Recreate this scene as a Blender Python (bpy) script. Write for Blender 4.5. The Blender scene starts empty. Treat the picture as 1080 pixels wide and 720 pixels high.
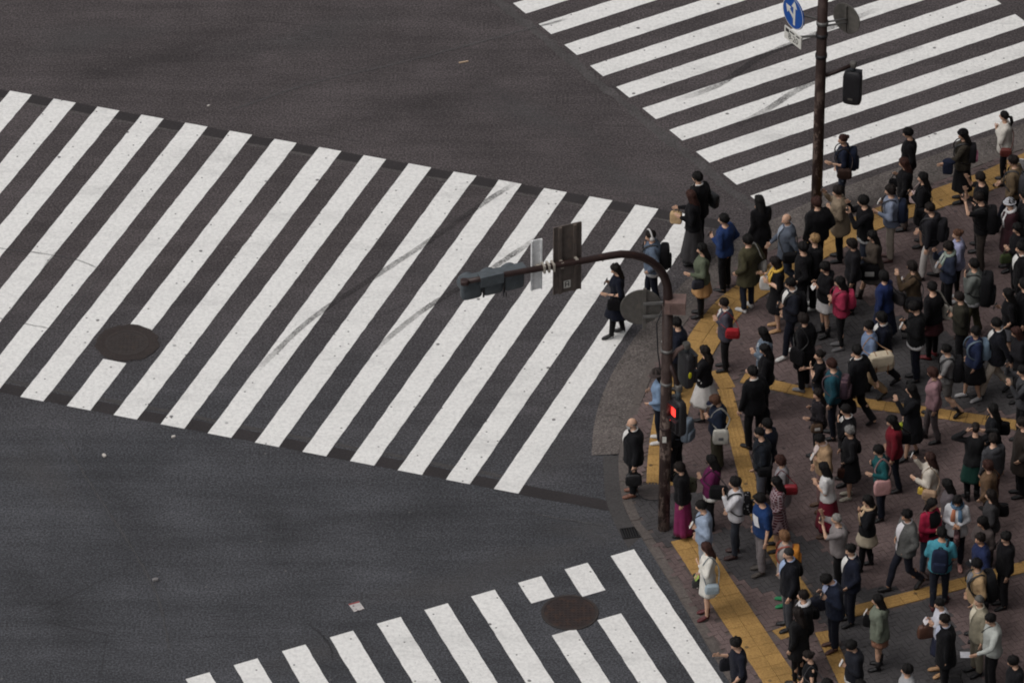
import bpy, bmesh, math, random
import numpy as np
from mathutils import Vector, Matrix, noise

# ------------------------------------------------------------------ camera, sky, sun, exposure
SC = bpy.context.scene
COL = SC.collection
H, PITCH, FPX, ROLL = 72.61, math.radians(35.22), 7249.0, math.radians(0.136)
Y0 = H / math.tan(PITCH)
cam_d = bpy.data.cameras.new("camera")
cam_d.sensor_width = 36.0
cam_d.lens = FPX / 1080.0 * 36.0
cam_d.clip_start, cam_d.clip_end = 1.0, 2000.0
cam = bpy.data.objects.new("camera", cam_d)
COL.objects.link(cam)
cam.matrix_world = Matrix.Translation((0, -Y0, H)) @ Matrix.Rotation(math.pi / 2 - PITCH, 4, 'X') @ Matrix.Rotation(ROLL, 4, 'Z')
SC.camera = cam

SUN_EL, SUN_AZ = math.radians(58), math.radians(205)      # azimuth measured from +X, counter-clockwise
world = bpy.data.worlds.new("World")
SC.world = world
world.use_nodes = True
wn, wl = world.node_tree.nodes, world.node_tree.links
bg = wn['Background']
sky = wn.new('ShaderNodeTexSky')
sky.sky_type = 'NISHITA'
sky.sun_disc = False
sky.sun_elevation = SUN_EL
sky.sun_rotation = math.pi / 2 - SUN_AZ
sky.altitude = 0
sky.air_density, sky.dust_density, sky.ozone_density = 1.0, 5.0, 1.0
hs = wn.new('ShaderNodeHueSaturation')                     # cloud cover takes most of the blue out of the sky
hs.inputs['Saturation'].default_value = 0.22
wl.new(sky.outputs['Color'], hs.inputs['Color'])
wl.new(hs.outputs['Color'], bg.inputs['Color'])
bg.inputs['Strength'].default_value = 0.12
sun_d = bpy.data.lights.new("sun", 'SUN')
sun_d.energy = 0.8
sun_d.angle = math.radians(50)
sun_d.color = (1.0, 0.95, 0.90)
sun = bpy.data.objects.new("sun", sun_d)
COL.objects.link(sun)
sv = Vector((math.cos(SUN_EL) * math.cos(SUN_AZ), math.cos(SUN_EL) * math.sin(SUN_AZ), math.sin(SUN_EL)))
sun.rotation_euler = sv.to_track_quat('Z', 'Y').to_euler()
sun.location = (0, 0, 60)
SC.view_settings.view_transform = 'Standard'
SC.view_settings.look = 'None'
SC.view_settings.exposure = -0.1
SC.view_settings.gamma = 1.0
SC.view_settings.use_curve_mapping = False
SC.cycles.filter_width = 1.9
SC.cycles.max_bounces = 6
SC.cycles.diffuse_bounces = 3

R = math.radians
random.seed(11)

def G(x, y, z=0.0):
    """ground point (at height z) seen at photo position x, y (metres, z up)"""
    u, v = x - 540.0, y - 360.0
    c, s = math.cos(ROLL), math.sin(ROLL)
    u, v = c * u + s * v, -s * u + c * v
    d = Vector((u / FPX, math.cos(PITCH) - v / FPX * math.sin(PITCH), -math.sin(PITCH) - v / FPX * math.cos(PITCH)))
    t = (z - H) / d.z
    return Vector((d.x * t, d.y * t - Y0, z))

# ------------------------------------------------------------------ materials
def lin(c):
    return tuple(((v / 255.0) / 12.92 if v / 255.0 <= 0.04045 else ((v / 255.0 + 0.055) / 1.055) ** 2.4) for v in c)

class NT:
    def __init__(self, name):
        self.m = bpy.data.materials.new(name)
        self.m.use_nodes = True
        self.n, self.l = self.m.node_tree.nodes, self.m.node_tree.links
        self.b = self.n['Principled BSDF']
    def add(self, t, **kw):
        n = self.n.new(t)
        for k, v in kw.items():
            if hasattr(n, k) and not k[0].isupper():
                setattr(n, k, v)
            else:
                n.inputs[k].default_value = v
        return n
    def link(self, a, b):
        self.l.new(a, b)
    def noise(self, vec, scale, detail=4.0, rough=0.6):
        n = self.add('ShaderNodeTexNoise', Scale=scale, Detail=detail, Roughness=rough)
        if vec is not None: self.link(vec, n.inputs['Vector'])
        return n.outputs['Fac']
    def ramp(self, fac, pts):
        r = self.add('ShaderNodeValToRGB')
        e = r.color_ramp.elements
        while len(e) < len(pts): e.new(0.5)
        for k, (p, c) in enumerate(pts):
            e[k].position = p
            e[k].color = (c, c, c, 1) if not isinstance(c, tuple) else (*c, 1)
        self.link(fac, r.inputs['Fac'])
        return r.outputs['Color']
    def mix(self, fac, a, b, mode='MIX'):
        m = self.add('ShaderNodeMix', data_type='RGBA', blend_type=mode)
        for s, v in ((m.inputs[0], fac), (m.inputs[6], a), (m.inputs[7], b)):
            if isinstance(v, (int, float)): s.default_value = v
            elif isinstance(v, tuple): s.default_value = (*v, 1) if len(v) == 3 else v
            else: self.link(v, s)
        return m.outputs[2]
    def math(self, op, a, b=0.0):
        m = self.add('ShaderNodeMath', operation=op)
        for s, v in ((m.inputs[0], a), (m.inputs[1], b)):
            if isinstance(v, (int, float)): s.default_value = v
            else: self.link(v, s)
        return m.outputs[0]
    def mapping(self, vec, scale=(1, 1, 1), rot=(0, 0, 0)):
        m = self.add('ShaderNodeMapping')
        m.inputs['Scale'].default_value = scale
        m.inputs['Rotation'].default_value = rot
        self.link(vec, m.inputs['Vector'])
        return m.outputs[0]
    def bump(self, h, strength, dist):
        b = self.add('ShaderNodeBump', Strength=strength, Distance=dist)
        self.link(h, b.inputs['Height'])
        self.link(b.outputs[0], self.b.inputs['Normal'])
    def pos(self):
        return self.add('ShaderNodeNewGeometry').outputs['Position']
    def obj(self):
        return self.add('ShaderNodeTexCoord').outputs['Object']
    def color(self, c):
        if isinstance(c, tuple): self.b.inputs['Base Color'].default_value = (*c, 1)
        else: self.link(c, self.b.inputs['Base Color'])
    def rough(self, v, spec=0.3):
        self.b.inputs['Roughness'].default_value = v
        self.b.inputs['Specular IOR Level'].default_value = spec
        return self

def m_asphalt(name='asphalt', ca=(0.062, 0.053, 0.054), cb=(0.053, 0.054, 0.060), gain=1.0):
    t = NT(name); p = t.pos()
    sx = t.add('ShaderNodeSeparateXYZ'); t.link(p, sx.inputs[0])
    # older, browner surface on the far side of the crossing, newer blue-grey one on the near side
    big = t.noise(p, 0.12, 3)
    side = t.math('ADD', sx.outputs[1], t.math('MULTIPLY', t.math('SUBTRACT', big, 0.5), 9.0))
    f = t.add('ShaderNodeMapRange'); f.inputs[1].default_value = -4.0; f.inputs[2].default_value = 3.5
    t.link(side, f.inputs[0])
    base = t.mix(f.outputs[0], cb, ca)
    patch = t.ramp(t.noise(p, 0.45, 6, 0.68), [(0.34, 0.80), (0.5, 1.0), (0.66, 1.24)])
    streak = t.ramp(t.noise(t.mapping(p, (0.28, 3.2, 1), (0, 0, R(-16))), 1.5, 5, 0.6), [(0.36, 0.95), (0.64, 1.05)])
    streak2 = t.ramp(t.noise(t.mapping(p, (0.22, 2.4, 1), (0, 0, R(-60))), 1.2, 4, 0.55), [(0.36, 0.90), (0.64, 1.10)])
    grain = t.ramp(t.noise(p, 42.0, 2, 0.7), [(0.3, 0.55), (0.5, 1.0), (0.72, 1.6)])
    c = t.mix(1.0, base, patch, 'MULTIPLY'); c = t.mix(1.0, c, streak, 'MULTIPLY')
    c = t.mix(1.0, c, t.ramp(t.noise(p, 24.0, 3, 0.8), [(0.38, 0.52), (0.5, 1.0), (0.62, 1.62)]), 'MULTIPLY')
    c = t.mix(1.0, c, streak2, 'MULTIPLY'); c = t.mix(0.8, c, grain, 'MULTIPLY')
    # thin cracks
    v = t.add('ShaderNodeTexVoronoi', feature='DISTANCE_TO_EDGE', Scale=0.23)
    wob = t.mix(0.22, p, t.add('ShaderNodeTexNoise', Scale=1.3, Detail=5.0).outputs['Color'], 'ADD')
    t.link(wob, v.inputs['Vector'])
    cr = t.ramp(v.outputs['Distance'], [(0.0, 1.0), (0.0035, 0.0)])
    crm = t.math('MULTIPLY', cr, t.ramp(t.noise(p, 0.35, 2), [(0.55, 0.0), (0.62, 0.55)]))
    c = t.mix(crm, c, (0.018, 0.017, 0.018))
    # pale dust and small spots
    vs = t.add('ShaderNodeTexVoronoi', voronoi_dimensions='2D', Scale=2.3); t.link(p, vs.inputs['Vector'])
    sp = t.math('MULTIPLY', t.ramp(vs.outputs['Distance'], [(0.035, 1.0), (0.055, 0.0)]), t.ramp(vs.outputs['Color'], [(0.86, 0.0), (0.88, 0.5)]))
    c = t.mix(sp, c, (0.2, 0.19, 0.18))
    if gain != 1.0: c = t.mix(1.0, c, (gain, gain, gain), 'MULTIPLY')
    t.color(c); t.rough(0.82, 0.25)
    t.bump(t.noise(p, 55.0, 3, 0.7), 0.5, 0.008)
    return t.m

def m_paint():
    t = NT('road_paint'); p = t.pos()
    big = t.ramp(t.noise(t.mapping(p, (0.45, 1.5, 1), (0, 0, R(-14))), 0.9, 6, 0.68), [(0.32, 0.84), (0.46, 0.98), (0.62, 1.02)])
    fine = t.ramp(t.noise(p, 14.0, 4, 0.7), [(0.36, 0.86), (0.6, 1.04)])
    c = t.mix(1.0, (0.775, 0.765, 0.745), big, 'MULTIPLY'); c = t.mix(1.0, c, fine, 'MULTIPLY')
    # worn-through flecks
    wf = t.math('MULTIPLY', t.ramp(t.noise(p, 24.0, 5, 0.75), [(0.60, 0.0), (0.66, 0.8)]), t.ramp(t.noise(p, 0.6, 4), [(0.44, 0.05), (0.62, 1.0)]))
    c = t.mix(wf, c, (0.16, 0.15, 0.15))
    # gum spots and litter specks
    for sc, lo, r0, off in ((2.6, 0.60, 0.055, 0.0), (1.3, 0.72, 0.05, 7.3)):
        v = t.add('ShaderNodeTexVoronoi', voronoi_dimensions='2D', Scale=sc, Randomness=1.0)
        mp = t.add('ShaderNodeMapping'); mp.inputs['Location'].default_value = (off, off * 2, 0)
        t.link(t.mix(0.06, p, t.add('ShaderNodeTexNoise', Scale=9.0).outputs['Color'], 'ADD'), mp.inputs['Vector'])
        t.link(mp.outputs[0], v.inputs['Vector'])
        s = t.math('MULTIPLY', t.ramp(v.outputs['Distance'], [(r0 * 0.7, 1.0), (r0, 0.0)]), t.ramp(v.outputs['Color'], [(lo, 0.0), (lo + 0.02, 0.85)]))
        c = t.mix(s, c, (0.07, 0.065, 0.065))
    t.color(c); t.rough(0.7, 0.3)
    t.bump(t.noise(p, 40.0, 3, 0.7), 0.35, 0.006)
    return t.m

def m_scuff():
    t = NT('ground_off_line'); p = t.pos()
    t.color(t.mix(1.0, (0.05, 0.046, 0.047), t.ramp(t.noise(p, 30.0, 4, 0.7), [(0.3, 0.7), (0.7, 1.3)]), 'MULTIPLY')); t.rough(0.85, 0.2)
    a = t.math('MULTIPLY', t.ramp(t.noise(p, 26.0, 4, 0.75), [(0.36, 0.12), (0.60, 0.75)]), t.ramp(t.noise(p, 1.4, 4), [(0.35, 0.45), (0.6, 1.0)]))
    at = t.add('ShaderNodeAttribute'); at.attribute_name = 'fade'; a = t.math('MULTIPLY', a, at.outputs['Fac'])
    t.link(a, t.b.inputs['Alpha'])
    return t.m

def m_film(name, col, amt):
    t = NT(name); p = t.pos()
    t.color(t.mix(1.0, col, t.ramp(t.noise(p, 25.0, 4, 0.7), [(0.4, 0.7), (0.6, 1.3)]), 'MULTIPLY')); t.rough(0.85, 0.2)
    at = t.add('ShaderNodeAttribute'); at.attribute_name = 'fade'
    a = t.math('MULTIPLY', t.ramp(t.noise(p, 9.0, 5, 0.75), [(0.25, amt * .35), (0.65, amt * 1.1)]), at.outputs['Fac'])
    t.link(a, t.b.inputs['Alpha'])
    return t.m

def m_mottle(name, col, amp=0.35, scale=20.0, rough=0.85, big=0.7, bumpd=0.006, specks=None):
    t = NT(name); p = t.pos()
    c = t.mix(1.0, col, t.ramp(t.noise(p, scale, 5, 0.7), [(0.28, 1 - amp), (0.5, 1.0), (0.74, 1 + amp * 1.3)]), 'MULTIPLY')
    c = t.mix(1.0, c, t.ramp(t.noise(p, big, 4, 0.6), [(0.25, 1 - amp * 0.6), (0.75, 1 + amp * 0.6)]), 'MULTIPLY')
    if specks:
        v = t.add('ShaderNodeTexVoronoi', voronoi_dimensions='2D', Scale=specks[0]); t.link(p, v.inputs['Vector'])
        s = t.math('MULTIPLY', t.ramp(v.outputs['Distance'], [(0.10, 1.0), (0.2, 0.0)]), t.ramp(v.outputs['Color'], [(specks[1], 0.0), (specks[1] + 0.03, 0.8)]))
        c = t.mix(s, c, specks[2])
    t.color(c); t.rough(rough, 0.25)
    t.bump(t.noise(p, scale * 2.2, 3, 0.7), 0.5, bumpd)
    return t.m

def m_paver(name, col, lo=0.92, hi=1.09):
    t = NT(name); p = t.pos()
    rnd = t.add('ShaderNodeObjectInfo').outputs['Random']
    at = t.add('ShaderNodeAttribute'); at.attribute_name = 'tone'
    tone = t.ramp(t.math('FRACT', t.math('ADD', rnd, at.outputs['Fac'])), [(0.0, lo), (1.0, hi)])
    c = t.mix(1.0, col, tone, 'MULTIPLY')
    c = t.mix(1.0, c, t.ramp(t.noise(p, 30.0, 4, 0.7), [(0.3, 0.75), (0.7, 1.25)]), 'MULTIPLY')
    c = t.mix(1.0, c, t.ramp(t.noise(p, 0.6, 6, 0.65), [(0.34, 0.68), (0.5, 1.0), (0.66, 1.26)]), 'MULTIPLY')
    v = t.add('ShaderNodeTexVoronoi', voronoi_dimensions='2D', Scale=2.1); t.link(p, v.inputs['Vector'])
    s = t.math('MULTIPLY', t.ramp(v.outputs['Distance'], [(0.06, 1.0), (0.09, 0.0)]), t.ramp(v.outputs['Color'], [(0.62, 0.0), (0.65, 0.65)]))
    c = t.mix(s, c, (0.028, 0.025, 0.025))
    t.color(c); t.rough(0.78, 0.3); t.bump(t.noise(p, 70.0, 3, 0.7), 0.4, 0.004)
    return t.m

def m_metal(name, col, rust=None, rough=0.5, metallic=0.0, spread=0.6, zlow=None):
    t = NT(name); p = t.pos()
    c = t.mix(1.0, col, t.ramp(t.noise(p, 9.0, 4, 0.6), [(0.3, 0.8), (0.7, 1.2)]), 'MULTIPLY')
    if rust:
        n = t.noise(t.mapping(p, (1, 1, 0.45)), 7.0, 6, 0.72)
        f = t.ramp(n, [(spread, 0.0), (spread + 0.06, 1.0)])
        if zlow:                                              # paint peeled off by hands and stickers low on the post
            sx = t.add('ShaderNodeSeparateXYZ'); t.link(p, sx.inputs[0])
            mr = t.add('ShaderNodeMapRange'); mr.inputs[1].default_value = zlow[1]; mr.inputs[2].default_value = zlow[0]
            t.link(sx.outputs[2], mr.inputs[0])
            f = t.math('MULTIPLY', f, t.math('ADD', t.math('MULTIPLY', mr.outputs[0], 0.9), 0.1))
        c = t.mix(f, c, rust)
    t.color(c); t.rough(rough, 0.4)
    t.b.inputs['Metallic'].default_value = metallic
    t.bump(t.noise(p, 30.0, 3), 0.2, 0.003)
    return t.m

_fab = {}
def fabric(rgb, kind='plain', rgb2=None):
    """cloth of an 8-bit colour; kind: plain, plaid, print, denim, knit, leather, stripe"""
    key = (rgb, kind, rgb2)
    if key in _fab: return _fab[key]
    t = NT('cloth_%s_%d' % (kind, len(_fab))); o = t.obj()
    g_ = 0.3 * rgb[0] + 0.59 * rgb[1] + 0.11 * rgb[2]
    c = lin(tuple((v * 0.84 + g_ * 0.16) * 0.95 for v in rgb))
    c = t.mix(1.0, c, t.ramp(t.noise(o, 7.0, 5, 0.65), [(0.25, 0.78), (0.5, 1.0), (0.8, 1.22)]), 'MULTIPLY')
    if kind in ('denim', 'knit'):
        c = t.mix(0.8, c, t.ramp(t.noise(o, 60.0, 2, 0.6), [(0.3, 0.75), (0.7, 1.3)]), 'MULTIPLY')
    if kind == 'plaid':
        w1 = t.add('ShaderNodeTexWave', Scale=5.5, wave_type='BANDS', bands_direction='Z'); t.link(o, w1.inputs['Vector'])
        w2 = t.add('ShaderNodeTexWave', Scale=5.5, wave_type='BANDS', bands_direction='Y'); t.link(o, w2.inputs['Vector'])
        f = t.math('MAXIMUM', t.ramp(w1.outputs['Fac'], [(0.72, 0.0), (0.8, 0.8)]), t.ramp(w2.outputs['Fac'], [(0.72, 0.0), (0.8, 0.8)]))
        c = t.mix(f, c, lin(rgb2))
    if kind == 'stripe':
        w1 = t.add('ShaderNodeTexWave', Scale=4.0, wave_type='BANDS', bands_direction='Z'); t.link(o, w1.inputs['Vector'])
        c = t.mix(t.ramp(w1.outputs['Fac'], [(0.6, 0.0), (0.7, 1.0)]), c, lin(rgb2))
    if kind == 'print':
        v = t.add('ShaderNodeTexVoronoi', Scale=17.0); t.link(o, v.inputs['Vector'])
        f = t.math('MULTIPLY', t.ramp(v.outputs['Distance'], [(0.32, 1.0), (0.42, 0.0)]), t.ramp(v.outputs['Color'], [(0.4, 0.0), (0.45, 1.0)]))
        c = t.mix(f, c, lin(rgb2))
    t.color(c)
    if kind == 'leather':
        t.rough(0.45, 0.45)
    else:
        t.rough(0.9, 0.07)
        t.b.inputs['Sheen Weight'].default_value = 0.04
        t.b.inputs['Sheen Roughness'].default_value = 0.5
    t.bump(t.noise(t.mapping(o, (1, 1, 0.6)), 13.0, 5, 0.68), 0.75, 0.03)
    _fab[key] = t.m
    return t.m

_sk = {}
def skin(tone):
    if tone in _sk: return _sk[tone]
    t = NT('skin'); o = t.obj()
    c = t.mix(1.0, lin(tuple(v * .93 for v in tone)), t.ramp(t.noise(o, 14.0, 4), [(0.3, 0.88), (0.7, 1.1)]), 'MULTIPLY')
    t.color(c); t.rough(0.55, 0.35)
    t.b.inputs['Subsurface Weight'].default_value = 0.08
    t.b.inputs['Subsurface Radius'].default_value = (0.01, 0.004, 0.002)
    _sk[tone] = t.m
    return t.m

_hr = {}
def hairmat(rgb):
    if rgb in _hr: return _hr[rgb]
    t = NT('hair'); o = t.obj()
    c = t.mix(1.0, lin(rgb), t.ramp(t.noise(t.mapping(o, (1, 1, 0.12)), 55.0, 4, 0.6), [(0.3, 0.55), (0.7, 1.6)]), 'MULTIPLY')
    t.color(c); t.rough(0.62, 0.22)
    t.bump(t.noise(t.mapping(o, (1, 1, 0.25)), 34.0, 5, 0.7), 0.9, 0.03)
    _hr[rgb] = t.m
    return t.m

def m_plain(name, rgb, rough=0.6, spec=0.35, metallic=0.0, emit=None):
    t = NT(name); o = t.obj()
    c = t.mix(1.0, lin(rgb), t.ramp(t.noise(o, 12.0, 4), [(0.3, 0.86), (0.7, 1.12)]), 'MULTIPLY')
    t.color(c); t.rough(rough, spec); t.b.inputs['Metallic'].default_value = metallic
    if emit:
        t.b.inputs['Emission Color'].default_value = (*lin(rgb), 1)
        t.b.inputs['Emission Strength'].default_value = emit
    return t.m

# ------------------------------------------------------------------ mesh helpers
class MB:
    def __init__(self): self.v, self.f, self.m = [], [], []
    def ring_loft(self, rings, cap=True, mi=0, closed=True):
        b = len(self.v); n = len(rings[0])
        for r in rings: self.v.extend([tuple(p) for p in r])
        for k in range(len(rings) - 1):
            for i in range(n if closed else n - 1):
                j = (i + 1) % n
                self.f.append((b + k * n + i, b + k * n + j, b + (k + 1) * n + j, b + (k + 1) * n + i)); self.m.append(mi)
        if cap:
            self.f.append(tuple(b + i for i in reversed(range(n)))); self.m.append(mi)
            e = b + (len(rings) - 1) * n
            self.f.append(tuple(e + i for i in range(n))); self.m.append(mi)
    def tube(self, path, radii, n=8, mi=0, flat=1.0, up=None, cap=True):
        path = [Vector(p) for p in path]
        if not hasattr(radii, '__len__'): radii = [radii] * len(path)
        rings = []; a = None
        for k, p in enumerate(path):
            d = (path[min(k + 1, len(path) - 1)] - path[max(k - 1, 0)])
            d = d.normalized() if d.length > 1e-9 else Vector((0, 0, 1))
            if a is None:
                ref = Vector(up) if up is not None else (Vector((0, 0, 1)) if abs(d.z) < 0.9 else Vector((1, 0, 0)))
                a = (ref - d * ref.dot(d)).normalized()
            else:
                a = (a - d * a.dot(d))
                a = a.normalized() if a.length > 1e-6 else d.orthogonal().normalized()
            c = d.cross(a)
            rings.append([p + (a * math.cos(2 * math.pi * i / n) * flat + c * math.sin(2 * math.pi * i / n)) * radii[k] for i in range(n)])
        self.ring_loft(rings, cap, mi)
    def capsule(self, p0, r0, p1, r1, n=10, mi=0):
        p0, p1 = Vector(p0), Vector(p1); d = (p1 - p0).normalized()
        path = [p0 - d * r0 * 0.95, p0 - d * r0 * 0.6, p0, p1, p1 + d * r1 * 0.6, p1 + d * r1 * 0.95]
        self.tube(path, [r0 * 0.3, r0 * 0.8, r0, r1, r1 * 0.8, r1 * 0.3], n, mi)
    def ellipsoid(self, c, r, n=12, k=8, mi=0, M=None):
        c = Vector(c); rings = []
        for q in range(1, k):
            t = math.pi * q / k
            ring = []
            for i in range(n):
                a = 2 * math.pi * i / n
                p = Vector((r[0] * math.sin(t) * math.cos(a), r[1] * math.sin(t) * math.sin(a), -r[2] * math.cos(t)))
                ring.append(c + (M @ p if M else p))
            rings.append(ring)
        self.ring_loft(rings, True, mi)
    def box(self, c, s, M=None, mi=0):
        c = Vector(c); b = len(self.v)
        for dx, dy, dz in ((-1,-1,-1),(1,-1,-1),(1,1,-1),(-1,1,-1),(-1,-1,1),(1,-1,1),(1,1,1),(-1,1,1)):
            p = Vector((dx * s[0] / 2, dy * s[1] / 2, dz * s[2] / 2))
            self.v.append(tuple(c + (M @ p if M else p)))
        for q in ((3,2,1,0),(4,5,6,7),(0,1,5,4),(1,2,6,5),(2,3,7,6),(3,0,4,7)):
            self.f.append(tuple(b + i for i in q)); self.m.append(mi)
    def rbox(self, c, s, r=0.25, M=None, mi=0, n=16, taper=1.0, puff=0.0):
        """soft rounded box: superellipse rings stacked in z"""
        c = Vector(c); rings = []
        prof = [(-0.5, 0.62), (-0.47, 0.86), (-0.40, 0.97), (-0.2, 1.0 + puff), (0.1, 1.0 + puff), (0.34, 0.98), (0.44, 0.88), (0.49, 0.66), (0.5, 0.4)]
        e = 2.0 / (2.0 + 3.0 * (1 - r))
        for z, k in prof:
            w = k * (taper + (1 - taper) * (0.5 - z)); ring = []
            for i in range(n):
                a = 2 * math.pi * i / n
                ca, sa = math.cos(a), math.sin(a)
                p = Vector((math.copysign(abs(ca) ** e, ca) * s[0] / 2 * w, math.copysign(abs(sa) ** e, sa) * s[1] / 2 * w, z * s[2]))
                ring.append(c + (M @ p if M else p))
            rings.append(ring)
        self.ring_loft(rings, True, mi)
    def poly(self, pts, mi=0):
        b = len(self.v); self.v.extend([tuple(p) for p in pts]); self.f.append(tuple(range(b, b + len(pts)))); self.m.append(mi)
    def prism(self, pts, z0, z1, mi=0):
        """pts counter-clockwise 2D; a slab between z0 and z1"""
        b = len(self.v); n = len(pts)
        self.v.extend([(p[0], p[1], z0) for p in pts]); self.v.extend([(p[0], p[1], z1) for p in pts])
        self.f.append(tuple(b + n + i for i in range(n))); self.m.append(mi)
        self.f.append(tuple(b + i for i in reversed(range(n)))); self.m.append(mi)
        for i in range(n):
            j = (i + 1) % n
            self.f.append((b + i, b + j, b + n + j, b + n + i)); self.m.append(mi)
    def mesh(self, name, mats, smooth=True):
        me = bpy.data.meshes.new(name)
        me.from_pydata(self.v, [], self.f)
        for m in (mats if isinstance(mats, (list, tuple)) else [mats]): me.materials.append(m)
        me.polygons.foreach_set('material_index', self.m)
        if smooth: me.polygons.foreach_set('use_smooth', [True] * len(self.f))
        me.update()
        return me
    def build(self, name, mats, parent=None, smooth=True):
        return put(name, self.mesh(name, mats, smooth), parent)

def put(name, me, parent=None):
    o = bpy.data.objects.new(name, me); COL.objects.link(o)
    if parent is not None: o.parent = parent
    return o

def tag(o, label=None, cat=None, group=None, kind=None):
    if label: o['label'] = label
    if cat: o['category'] = cat
    if group: o['group'] = group
    if kind: o['kind'] = kind
    return o

def empty(name, loc, rz=0.0):
    o = bpy.data.objects.new(name, None); COL.objects.link(o)
    o.location = loc; o.rotation_euler = (0, 0, rz); o.empty_display_size = 0.2
    return o

def catmull(pts, step=0.25):
    pts = [Vector(p) for p in pts]; out = []
    for k in range(len(pts) - 1):
        p0, p1, p2, p3 = pts[max(k - 1, 0)], pts[k], pts[k + 1], pts[min(k + 2, len(pts) - 1)]
        n = max(2, int((p2 - p1).length / step))
        for i in range(n):
            t = i / n
            out.append(0.5 * ((2 * p1) + (p2 - p0) * t + (2 * p0 - 5 * p1 + 4 * p2 - p3) * t * t + (3 * p1 - p0 - 3 * p2 + p3) * t ** 3))
    out.append(pts[-1])
    return out

def resample(pts, step):
    out = [pts[0].copy()]; need = step
    for a, b in zip(pts, pts[1:]):
        L = (b - a).length; pos = 0.0
        while L - pos >= need:
            pos += need; out.append(a.lerp(b, pos / L)); need = step
        need -= (L - pos)
    return out

def offset(pts, d):
    """offset a polyline to its left by d (in plan)"""
    out = []
    for k, p in enumerate(pts):
        t = pts[min(k + 1, len(pts) - 1)] - pts[max(k - 1, 0)]
        t.z = 0; t.normalize()
        out.append(p + Vector((-t.y, t.x, 0)) * d)
    return out

def inside(pt, poly):
    x, y = pt[0], pt[1]; c = False; j = len(poly) - 1
    for i in range(len(poly)):
        xi, yi, xj, yj = poly[i][0], poly[i][1], poly[j][0], poly[j][1]
        if (yi > y) != (yj > y) and x < (xj - xi) * (y - yi) / (yj - yi) + xi: c = not c
        j = i
    return c

# ------------------------------------------------------------------ the road
M_ASPH = m_asphalt()
M_PAINT = m_paint()
M_DARK = m_mottle('dark_seal', (0.032, 0.028, 0.029), 0.35, 26.0, 0.8, 1.1)
M_PALE = m_mottle('worn_edge', (0.085, 0.078, 0.076), 0.5, 22.0, 0.85, 1.5)
M_SCUFF = m_scuff()
M_WORN = m_mottle('worn_edge_soft', (0.072, 0.066, 0.066), 0.5, 24.0, 0.85, 1.5)
M_APRON = m_mottle('exposed_aggregate', (0.104, 0.090, 0.084), 0.75, 26.0, 0.9, 0.9, 0.01, (16.0, 0.45, (0.2, 0.18, 0.165)))
M_GUTTER = m_mottle('gutter_concrete', (0.060, 0.056, 0.056), 0.3, 24.0, 0.85, 0.8)
M_KERB = m_mottle('kerb_stone', (0.105, 0.09, 0.083), 0.35, 20.0, 0.85, 0.8)

mb = MB()
S = 160.0
mb.poly([(-S, -S, 0), (S, -S, 0), (S, S, 0), (-S, S, 0)])
road = mb.build('road', M_ASPH, None, False)
tag(road, 'dark grey asphalt of the wide crossing', kind='structure')

def frame(o, e):
    a, b = G(*o), G(*e); d = (b - a); L = d.length; d.normalize()
    return a, d, L

def strip(a, b, w, z, mat, name, parent=road, jit=0.0, seg=14):
    """painted or worn band between ground points a and b, w wide, edges slightly uneven"""
    d = (b - a); d.z = 0; n = Vector((-d.y, d.x, 0)).normalized()
    L, Rr = [], []
    for k in range(seg + 1):
        p = a.lerp(b, k / seg)
        L.append(p + n * (w / 2 + random.uniform(-jit, jit))); Rr.append(p - n * (w / 2 + random.uniform(-jit, jit)))
    m = MB(); m.v = [(p.x, p.y, z) for p in L + Rr]; s = seg + 1
    for k in range(seg): m.f.append((s + k, s + k + 1, k + 1, k)); m.m.append(0)
    return m.build(name, mat, parent, False)

Z1, Z2, Z3 = 0.004, 0.008, 0.012

def crosswalk(o, ang, skew, n0, n1, v0, v1, cuts=None, wid=0.45, pitch=0.9):
    """stripes n0..n1 repeat along direction ang from o; v0..v1 is their extent across"""
    e = Vector((math.cos(ang), math.sin(ang), 0)); s = ang + math.pi / 2 + skew
    d = Vector((math.cos(s), math.sin(s), 0)); cs = math.cos(skew)
    for i in range(n0, n1 + 1):
        base = o + e * ((i * pitch + wid / 2) / cs)
        spans = [(v0, v1)] if not cuts or i not in cuts else cuts[i]
        for a, b in spans:
            aa, bb = base + d * a, base + d * b
            m = MB(); jit = 0.006; seg = max(3, int(abs(b - a) / 0.18))
            lo, hi = [], []
            for k in range(seg + 1):
                p = aa.lerp(bb, k / seg)
                lo.append(p - e * (wid / 2 / cs + random.uniform(-jit, jit))); hi.append(p + e * (wid / 2 / cs + random.uniform(-jit, jit)))
            m.v = [(p.x, p.y, Z2) for p in lo + hi]; q = seg + 1
            for k in range(seg):
                m.f.append((k, k + 1, q + k + 1, q + k) if (b < a) else (q + k, q + k + 1, k + 1, k)); m.m.append(0)
            m.build('crosswalk_stripe', M_PAINT, road, False)

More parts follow.
